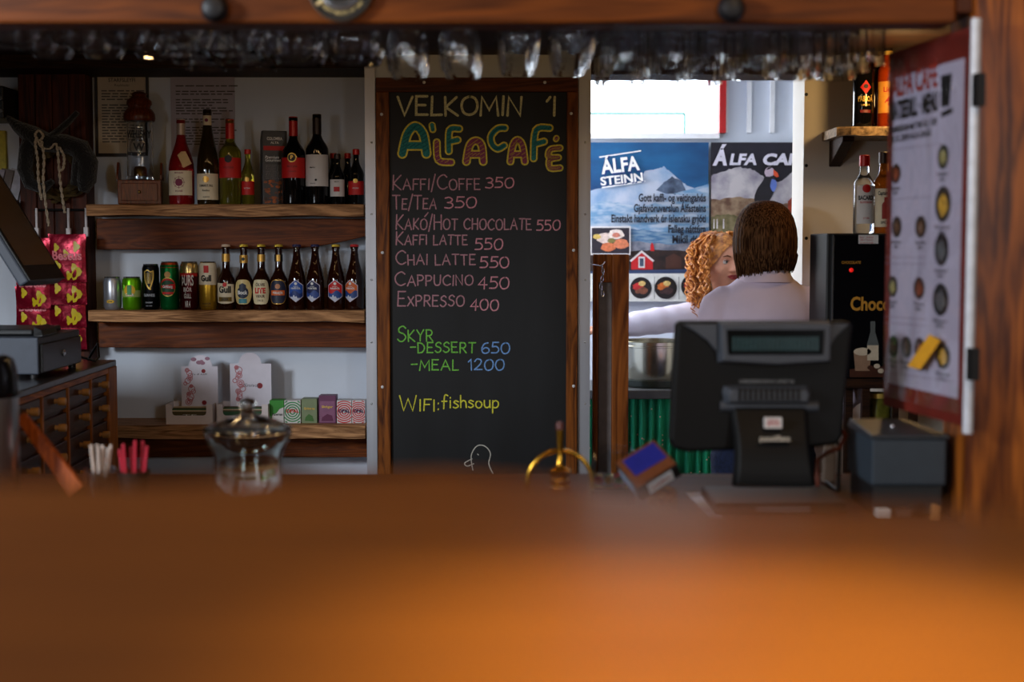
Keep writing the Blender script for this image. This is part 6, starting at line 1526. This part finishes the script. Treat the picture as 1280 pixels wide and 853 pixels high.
# ================================================================ people
M_skin = mat('skin', (214, 150, 120), rough=.55, var=.05, scale=30)
M_shirt = mat('lilac_white_shirt', (222, 204, 224), rough=.85, var=.03, scale=14, bump=.12)
M_shirt2 = mat('white_shirt', (226, 218, 232), rough=.85, var=.03, scale=14, bump=.12)
M_jean = mat('dark_blue_denim', (26, 36, 66), rough=.9, var=.25, scale=90)
def skin_up(o, voxel, it=4):
    r = o.modifiers.new('merge', 'REMESH'); r.mode = 'VOXEL'; r.voxel_size = voxel; r.use_smooth_shade = True
    s_ = o.modifiers.new('soften', 'SMOOTH'); s_.iterations = it; s_.factor = .5
    return o
def head_shape(mb, c, yaw, pitch=0.0):
    M = Matrix.Translation(c) @ Matrix.Rotation(yaw, 4, 'Z') @ Matrix.Rotation(pitch, 4, 'X')
    nu, nv = 40, 28; vs = []; fs = []
    for j in range(nv + 1):
        th = pi * j / nv
        for i in range(nu):
            ph = 2 * pi * i / nu
            x, y, z = sin(th) * cos(ph), sin(th) * sin(ph), -cos(th)
            X_, Y_, Z_ = .074 * x, .094 * y, .112 * z
            if z < 0:
                X_ *= 1 - .34 * (-z) ** 1.6; Y_ = Y_ * (1 - .20 * (-z) ** 2) - .012 * (-z)
            if y < 0:
                for ex in (-.031, .031):
                    d2 = ((X_ - ex) / .018) ** 2 + ((Z_ - .006) / .012) ** 2; Y_ += .010 * math.exp(-d2)
                Y_ -= .004 * math.exp(-((Z_ - .028) / .012) ** 2) * (1 - abs(x))
                Y_ -= .005 * math.exp(-((Z_ + .095) / .014) ** 2 - (X_ / .02) ** 2)
            vs.append(M @ Vector((X_, Y_, Z_)))
    for j in range(nv):
        for i in range(nu): fs.append((j * nu + i, j * nu + (i + 1) % nu, (j + 1) * nu + (i + 1) % nu, (j + 1) * nu + i))
    mb.add(vs, fs, True)
    f = lambda x, y, z: M @ Vector((x, y, z))
    mb.tube([f(0, -.084, .018), f(0, -.094, .0), f(0, -.103, -.018), f(0, -.107, -.026), f(0, -.098, -.034)], [.006, .008, .010, .0115, .008], 12)
    for s_ in (-1, 1):
        mb.sphere(.0085, f(s_ * .010, -.096, -.030), 12)
        mb.sphere(.030, f(s_ * .074, .008, -.004), 14, (.28, .6, 1.0), Matrix.Rotation(yaw, 4, 'Z'))
        mb.sphere(.024, f(s_ * .040, -.060, -.030), 12, (1, .8, .9))
    mb.sphere(.020, f(0, -.084, -.052), 12, (1.1, .5, .42), Matrix.Rotation(yaw, 4, 'Z')); mb.sphere(.018, f(0, -.083, -.063), 12, (1.05, .55, .45), Matrix.Rotation(yaw, 4, 'Z'))
    return f, M
def face_parts(root, f, M, yaw, lipc):
    RM = Matrix.Rotation(yaw, 4, 'Z')
    for s_ in (-1, 1):
        e = MB().sphere(.0108, f(s_ * .0305, -.0758, .005), 16).build('eye', mat('eye_white', (214, 206, 200), rough=.25), root)
        MB().sphere(.0062, f(s_ * .0305 + .001, -.0845, .0055), 12, (1, .6, 1), RM).build('iris', mat('dark_iris', (40, 34, 34), rough=.2), e)
        MB().tube([f(s_ * .019, -.0855, .0095), f(s_ * .030, -.0885, .0135), f(s_ * .042, -.0815, .0095)], .0022, 8).build('eyelid', mat('eyelid_skin', (150, 92, 74), rough=.6), root)
        MB().tube([f(s_ * .015, -.0905, .026), f(s_ * .030, -.0915, .031), f(s_ * .047, -.080, .026)], [.003, .0034, .0018], 8).build('eyebrow', mat('auburn_brow', (110, 60, 34), rough=.8), root)
    MB().tube([f(-.023, -.083, -.056), f(-.010, -.0945, -.052), f(0, -.0955, -.0535), f(.010, -.0945, -.052), f(.023, -.083, -.056)], [.002, .0042, .004, .0042, .002], 10).tube([f(-.021, -.083, -.0575), f(-.008, -.0935, -.063), f(.008, -.0935, -.063), f(.021, -.083, -.0575)], [.002, .005, .005, .002], 10).build('lips', lipc, root)
def hand_shape(mb, wrist, d, up, side):
    """palm with four fingers and a thumb leaving the side of the palm; d points to the fingers, side to the thumb"""
    w = Vector(wrist); d = Vector(d).normalized(); up = Vector(up).normalized(); sd = Vector(side).normalized()
    mb.tube([w - d * .01, w + d * .03, w + d * .065, w + d * .09], [.024, .032, .038, .034], 14, flat=.5)
    for k, (o, L_, r) in enumerate(((.027, .068, .0085), (.009, .076, .0088), (-.009, .072, .0085), (-.026, .056, .0075))):
        b = w + d * .078 + sd * o
        mb.tube([b, b + d * L_ * .42 - up * .004, b + d * L_ * .74 - up * .016, b + d * L_ * .92 - up * .032], [r * 1.1, r, r * .92, r * .75], 10)
    t0 = w + d * .028 + sd * .030
    mb.tube([t0, t0 + d * .028 + sd * .022 - up * .006, t0 + d * .056 + sd * .026 - up * .016], [.012, .0098, .0075], 10)
def leg_pts(s_, hip, kz, az, sp): return [(s_ * .085, 0, hip), (s_ * (.09 + sp * .3), -.005, (hip + kz) / 2), (s_ * (.09 + sp * .6), -.008, kz), (s_ * (.09 + sp * .8), .012, (kz + az) / 2 + .05), (s_ * (.09 + sp), .008, az)]
def person(label, loc, torso, arms, neck, head, leg, shirt_m, shirt_lo, grow=.013):
    """arms: (shoulder, elbow, wrist, hand dir, up, thumb side); leg: (hip z, knee z, ankle z, spread)"""
    t = thing('person', label, 'person', loc)
    mb = MB(); mb.loft(torso, 28)
    mb.tube(neck, [.058, .050, .047, .05], 18)
    c, yaw, pitch = head
    f, M = head_shape(mb, Vector(c), yaw, pitch)
    for sh, el, wr, d, up, sd in arms:
        sh, el, wr = Vector(sh), Vector(el), Vector(wr)
        mb.tube([sh, sh.lerp(el, .5), el, el.lerp(wr, .45), wr], [.052, .044, .037, .036, .025], 14); hand_shape(mb, wr, d, up, sd)
    for s_ in (-1, 1):
        mb.tube(leg_pts(s_, *leg), [.086, .075, .052, .05, .036], 16)
        ax, ay = leg_pts(s_, *leg)[-1][:2]
        mb.tube([(ax, ay + .04, .035), (ax, ay, .045), (ax, ay + leg_dir * .08, .035), (ax, ay + leg_dir * .15, .024)], [.034, .040, .038, .024], 12)
    body = skin_up(mb.build('body', M_skin, t), .0052, 3)
    # shirt: the torso and sleeves a little larger than the body
    sm = MB(); sm.loft([(x, y, z, rx + grow, ry + grow) for x, y, z, rx, ry in torso if z > shirt_lo], 28)
    for sh, el, wr, *_ in arms:
        sh, el, wr = Vector(sh), Vector(el), Vector(wr); n = 26; pts = []; rr = []
        for i in range(n + 1):
            q = i / n; p = sh.lerp(el, q / .5) if q < .5 else el.lerp(wr, (q - .5) / .5)
            pts.append(p); rr.append(.064 - .018 * q + (.0012 * sin(q * 34) + .005 * noise.noise((q * 9, sh.x, 2))) * min(1, q * 6))
        i0 = Vector((sh.x * .62, sh.y, sh.z + .004)); sm.tube([i0, i0.lerp(pts[0], .6)] + pts[1:], [.050, .060] + rr[1:], 18)
    skin_up(sm.build('shirt', shirt_m, t), .009, 6)
    jm = MB(); tl = [r for r in torso if r[2] <= shirt_lo + .06]
    jm.loft([(x, y, z, rx + .008, ry + .008) for x, y, z, rx, ry in tl], 26)
    for s_ in (-1, 1): jm.tube(leg_pts(s_, *leg)[:-1] + [(leg_pts(s_, *leg)[-1][0], .008, .075)], [.096, .085, .066, .062, .056], 16)
    skin_up(jm.build('jeans', M_jean, t), .010, 4)
    for s_ in (-1, 1):
        ax, ay = leg_pts(s_, *leg)[-1][:2]
        MB().tube([(ax, ay - leg_dir * .05, .038), (ax, ay, .042), (ax, ay + leg_dir * .09, .038), (ax, ay + leg_dir * .165, .030)], [.038, .045, .043, .028], 14).box(ax - .042, ax + .042, min(ay - leg_dir * .07, ay + leg_dir * .18), max(ay - leg_dir * .07, ay + leg_dir * .18), 0, .014).build('shoe', M_black, t)
    return t, f, M

# ---- the woman with the bob, her back to the bar
YA = 4.82; ax_ = X(957, YA)
leg_dir = 1
zA = lambda py: Z(py, YA)
hz_ = zA(299)
torso = [(0, 0, .74, .10, .08), (0, .0, .82, .165, .115), (0, 0, .90, .170, .118), (0, 0, 1.0, .145, .102), (0, 0, 1.08, .142, .10), (0, 0, 1.18, .160, .108), (0, .0, 1.27, .172, .106), (0, .0, 1.320, .165, .092), (0, .0, 1.360, .128, .076), (0, .0, 1.392, .088, .064), (0, 0, 1.415, .055, .052)]
arms = [((-.158, 0, 1.315), (-.205, -.04, 1.06), (-.13, .10, .99), (.2, 1, .0), (0, 0, 1), (1, -.2, 0)), ((.158, 0, 1.315), (.300, -.07, 1.05), (.185, -.10, .93), (-.5, .5, -.5), (.6, -.5, .5), (-.3, -.6, .5))]
wa, fa, Ma = person('person with a smooth brown bob seen from behind in a lilac-white shirt', (ax_, YA, 0), torso, arms,
    [(0, 0, 1.34), (0, .0, 1.40), (.0, .006, 1.44), (0, .01, hz_ - .04)], ((0, .012, hz_), pi - .25, 0), (.80, .46, .085, .0), M_shirt, .86)
face_parts(wa, fa, Ma, pi - .25, mat('lip_rose', (150, 60, 62), rough=.45))
# collar
vs = []; fs = []; n = 40
for i in range(n):
    a_ = 2 * pi * i / n; f_ = .5 + .5 * sin(a_)      # front is +y
    for r, z in ((.060, 1.385), (.062, 1.437 - .018 * f_), (.068, 1.440 - .018 * f_), (.092, 1.398 - .012 * f_), (.096, 1.386 - .012 * f_)):
        vs.append((r * 1.05 * cos(a_), r * sin(a_) + .004, z))
for i in range(n):
    for k in range(5): fs.append((i * 5 + k, ((i + 1) % n) * 5 + k, ((i + 1) % n) * 5 + (k + 1) % 5, i * 5 + (k + 1) % 5))
MB().add(vs, fs, True).build('collar', M_shirt, wa)
# bob hair: shell of fine locks round the skull, open at the face
M_hair = mat('brown_bob_hair', (44, 26, 16), rough=.5, var=.4, scale=30, stretch=(9, 9, .5), col2=(116, 80, 52), spec=.08, ior=1.15, lo=.42, hi=.66)
prof = [(.0, .131), (.03, .129), (.058, .119), (.082, .098), (.098, .070), (.108, .035), (.112, .0), (.112, -.03), (.107, -.06), (.096, -.085), (.080, -.106)]
n = 240; vs = []; fs = []; m_ = len(prof)
front = pi / 2 + .12
for sh_ in (0, 1):
    for i in range(n):
        a_ = 2 * pi * i / n; da = abs((a_ - front + pi) % (2 * pi) - pi)
        cut = .05 if da < .55 else -1
        lock = .0035 * noise.noise((i * .25, 1, 0)) + .002 * noise.noise((i * .9, 4, 0))
        side = .5 + .5 * cos(a_ - pi)              # longer on her left, which shows at the left
        for j, (r, z) in enumerate(prof):
            e = j / (m_ - 1)
            rr = max(0, r - .010 * sh_) + lock * e * (1 if r > .01 else 0)
            zz = z if j < m_ - 3 else z - (.030 * side * side + .010 * noise.noise((i * .33, 8, 0)) + .006 * noise.noise((i * 1.3, 3, 0))) * (j - m_ + 4) / 3
            zz = max(zz, cut) if cut > 0 else zz
            vs.append((rr * .97 * cos(a_), .012 + rr * 1.02 * sin(a_), hz_ + zz - (.004 * sh_ if j < 3 else 0)))
for sh_ in (0, 1):
    for i in range(n):
        for j in range(m_ - 1):
            q = (sh_ * n + i) * m_ + j; k = (sh_ * n + (i + 1) % n) * m_ + j
            fs.append((q, k, k + 1, q + 1) if sh_ == 0 else (q, q + 1, k + 1, k))
for i in range(n):
    q = i * m_ + m_ - 1; k = ((i + 1) % n) * m_ + m_ - 1; fs.append((q, k, k + n * m_, q + n * m_))
hair = MB().add(vs, fs, True)
rnd = random.Random(12)
for i in range(150):          # loose wisps at the nape
    a_ = rnd.uniform(pi, 2 * pi); r0 = .104 + rnd.uniform(-.006, .008); z1 = -.085 - rnd.uniform(.0, .03) - .03 * max(0, -cos(a_))
    hair.tube([(r0 * .86 * cos(a_), .012 + r0 * .86 * sin(a_), hz_ - .03), (r0 * .97 * cos(a_), .012 + r0 * .97 * sin(a_), hz_ - .055), (r0 * .93 * cos(a_), .012 + r0 * .93 * sin(a_), hz_ - .078), (r0 * .86 * cos(a_ + .04), .012 + r0 * .86 * sin(a_ + .04), hz_ + z1)], [.0032, .0034, .0034, .0012], 5)
hair.build('hair', M_hair, wa)

# ---- the woman with red curls, facing the bar behind her
YBW = 6.0; leg_dir = -1
zB = lambda py: Z(py, YBW); xB = lambda px: X(px, YBW)
hx, hzB = xB(902), zB(328)
bx = xB(912)
torso = [(0, 0, .68, .10, .08), (0, 0, .76, .16, .11), (0, 0, .84, .165, .112), (0, 0, .93, .138, .098), (0, 0, 1.0, .135, .096), (0, 0, 1.09, .152, .106), (0, 0, 1.165, .162, .104), (0, 0, 1.215, .160, .088), (0, 0, 1.25, .128, .072), (0, 0, 1.275, .078, .058), (0, 0, 1.29, .052, .048)]
hd_w = (xB(752) - bx, -.10, Z(412, 5.88))
arms = [((-.150, 0, 1.212), (xB(806) - bx, -.06, Z(404, 5.9)), hd_w, (-1, -.1, -.1), (0, 0, 1), (0, -1, 0)), ((.150, 0, 1.212), (.205, .0, .96), (.16, -.16, .86), (-.2, -1, -.2), (0, 0, 1), (-1, 0, 0))]
yawB = .42
wb, fb, Mb = person('person with long red curls in a white shirt reaching sideways over the pot', (bx, YBW, 0), torso, arms,
    [(0, 0, 1.22), (0, 0, 1.28), ((hx - bx) * .6, -.004, 1.32), (hx - bx, 0, hzB - .05)], ((hx - bx, -.01, hzB), yawB, .03), (.74, .43, .085, .03), M_shirt2, .80, .012)
face_parts(wb, fb, Mb, yawB, mat('lip_deep_rose', (150, 40, 46), rough=.4))
MB().sphere(.004, fb(-.072, -.002, -.036), 8).build('earring', M_silver, wb)
vs = []; fs = []; n = 40
for i in range(n):
    a_ = 2 * pi * i / n; f_ = .5 - .5 * sin(a_)
    for r, z in ((.055, 1.262), (.057, 1.305 - .022 * f_), (.062, 1.308 - .022 * f_), (.086, 1.270 - .016 * f_), (.090, 1.258 - .016 * f_)): vs.append((r * 1.05 * cos(a_), r * sin(a_), z))
for i in range(n):
    for k in range(5): fs.append((i * 5 + k, ((i + 1) % n) * 5 + k, ((i + 1) % n) * 5 + (k + 1) % 5, i * 5 + (k + 1) % 5))
MB().add(vs, fs, True).build('collar', M_shirt2, wb)
M_curl = mat('copper_curls', (128, 62, 18), rough=.45, var=.3, scale=60, col2=(224, 150, 70), lo=.35, hi=.68)
hm = MB(); rnd = random.Random(21)
Mh = Matrix.Translation((hx - bx, -.01, hzB)) @ Matrix.Rotation(yawB, 4, 'Z')
# scalp cap
cap = []; fs = []; nu, nv = 40, 12
for j in range(nv + 1):
    for i in range(nu):
        ph = 2 * pi * i / nu; fr = max(0, -sin(ph))            # 1 at the face
        th = (pi * .60 - fr ** 2 * pi * .30) * j / nv
        r_ = 1.10 + .03 * noise.noise((ph * 3, j * .6, 2))
        cap.append(Mh @ Vector((.076 * r_ * sin(th) * cos(ph), .006 + .097 * r_ * sin(th) * sin(ph), .113 * r_ * cos(th))))
for j in range(nv):
    for i in range(nu): fs.append((j * nu + i, (j + 1) * nu + i, (j + 1) * nu + (i + 1) % nu, j * nu + (i + 1) % nu))
hm.add(cap, fs, True)
for i in range(190):
    ph = rnd.uniform(0, 2 * pi); fr = -sin(ph)
    if fr > .62: continue
    side = abs(cos(ph)); L_ = rnd.uniform(.20, .34) if fr < .5 else rnd.uniform(.22, .34)
    out_ = rnd.uniform(.098, .142) if cos(ph) < 0 else rnd.uniform(.090, .112)
    hr = rnd.uniform(.007, .012); tw = rnd.uniform(38, 60); p0_ = rnd.uniform(0, 6.28); pts = []; N_ = 44
    z00 = rnd.uniform(.085, .118)
    for q in range(N_ + 1):
        t_ = q / N_; s_ = t_ * (L_ + .12)
        if s_ < .12:
            e = s_ / .12; r_ = .035 + (out_ - .035) * sin(e * pi / 2); z = z00 + .012 - (z00 - .02) * (1 - cos(e * pi / 2))
        else:
            e = (s_ - .12) / L_; r_ = out_ + .012 * sin(e * 2.4) - .020 * e; z = .032 - (s_ - .12) * (1.0)
        k_ = hr * min(1, t_ * 4); an = p0_ + s_ * tw * 2.2
        pts.append(Mh @ Vector(((r_ + k_ * cos(an)) * cos(ph) - k_ * sin(an) * sin(ph), .012 + (r_ * 1.0 + k_ * cos(an)) * sin(ph) + k_ * sin(an) * cos(ph), z + k_ * .6 * sin(an))))
    hm.tube(pts, [.0042 * (1 - .6 * (q / N_) ** 3) for q in range(N_ + 1)], 5)
hm.build('hair', M_curl, wb)
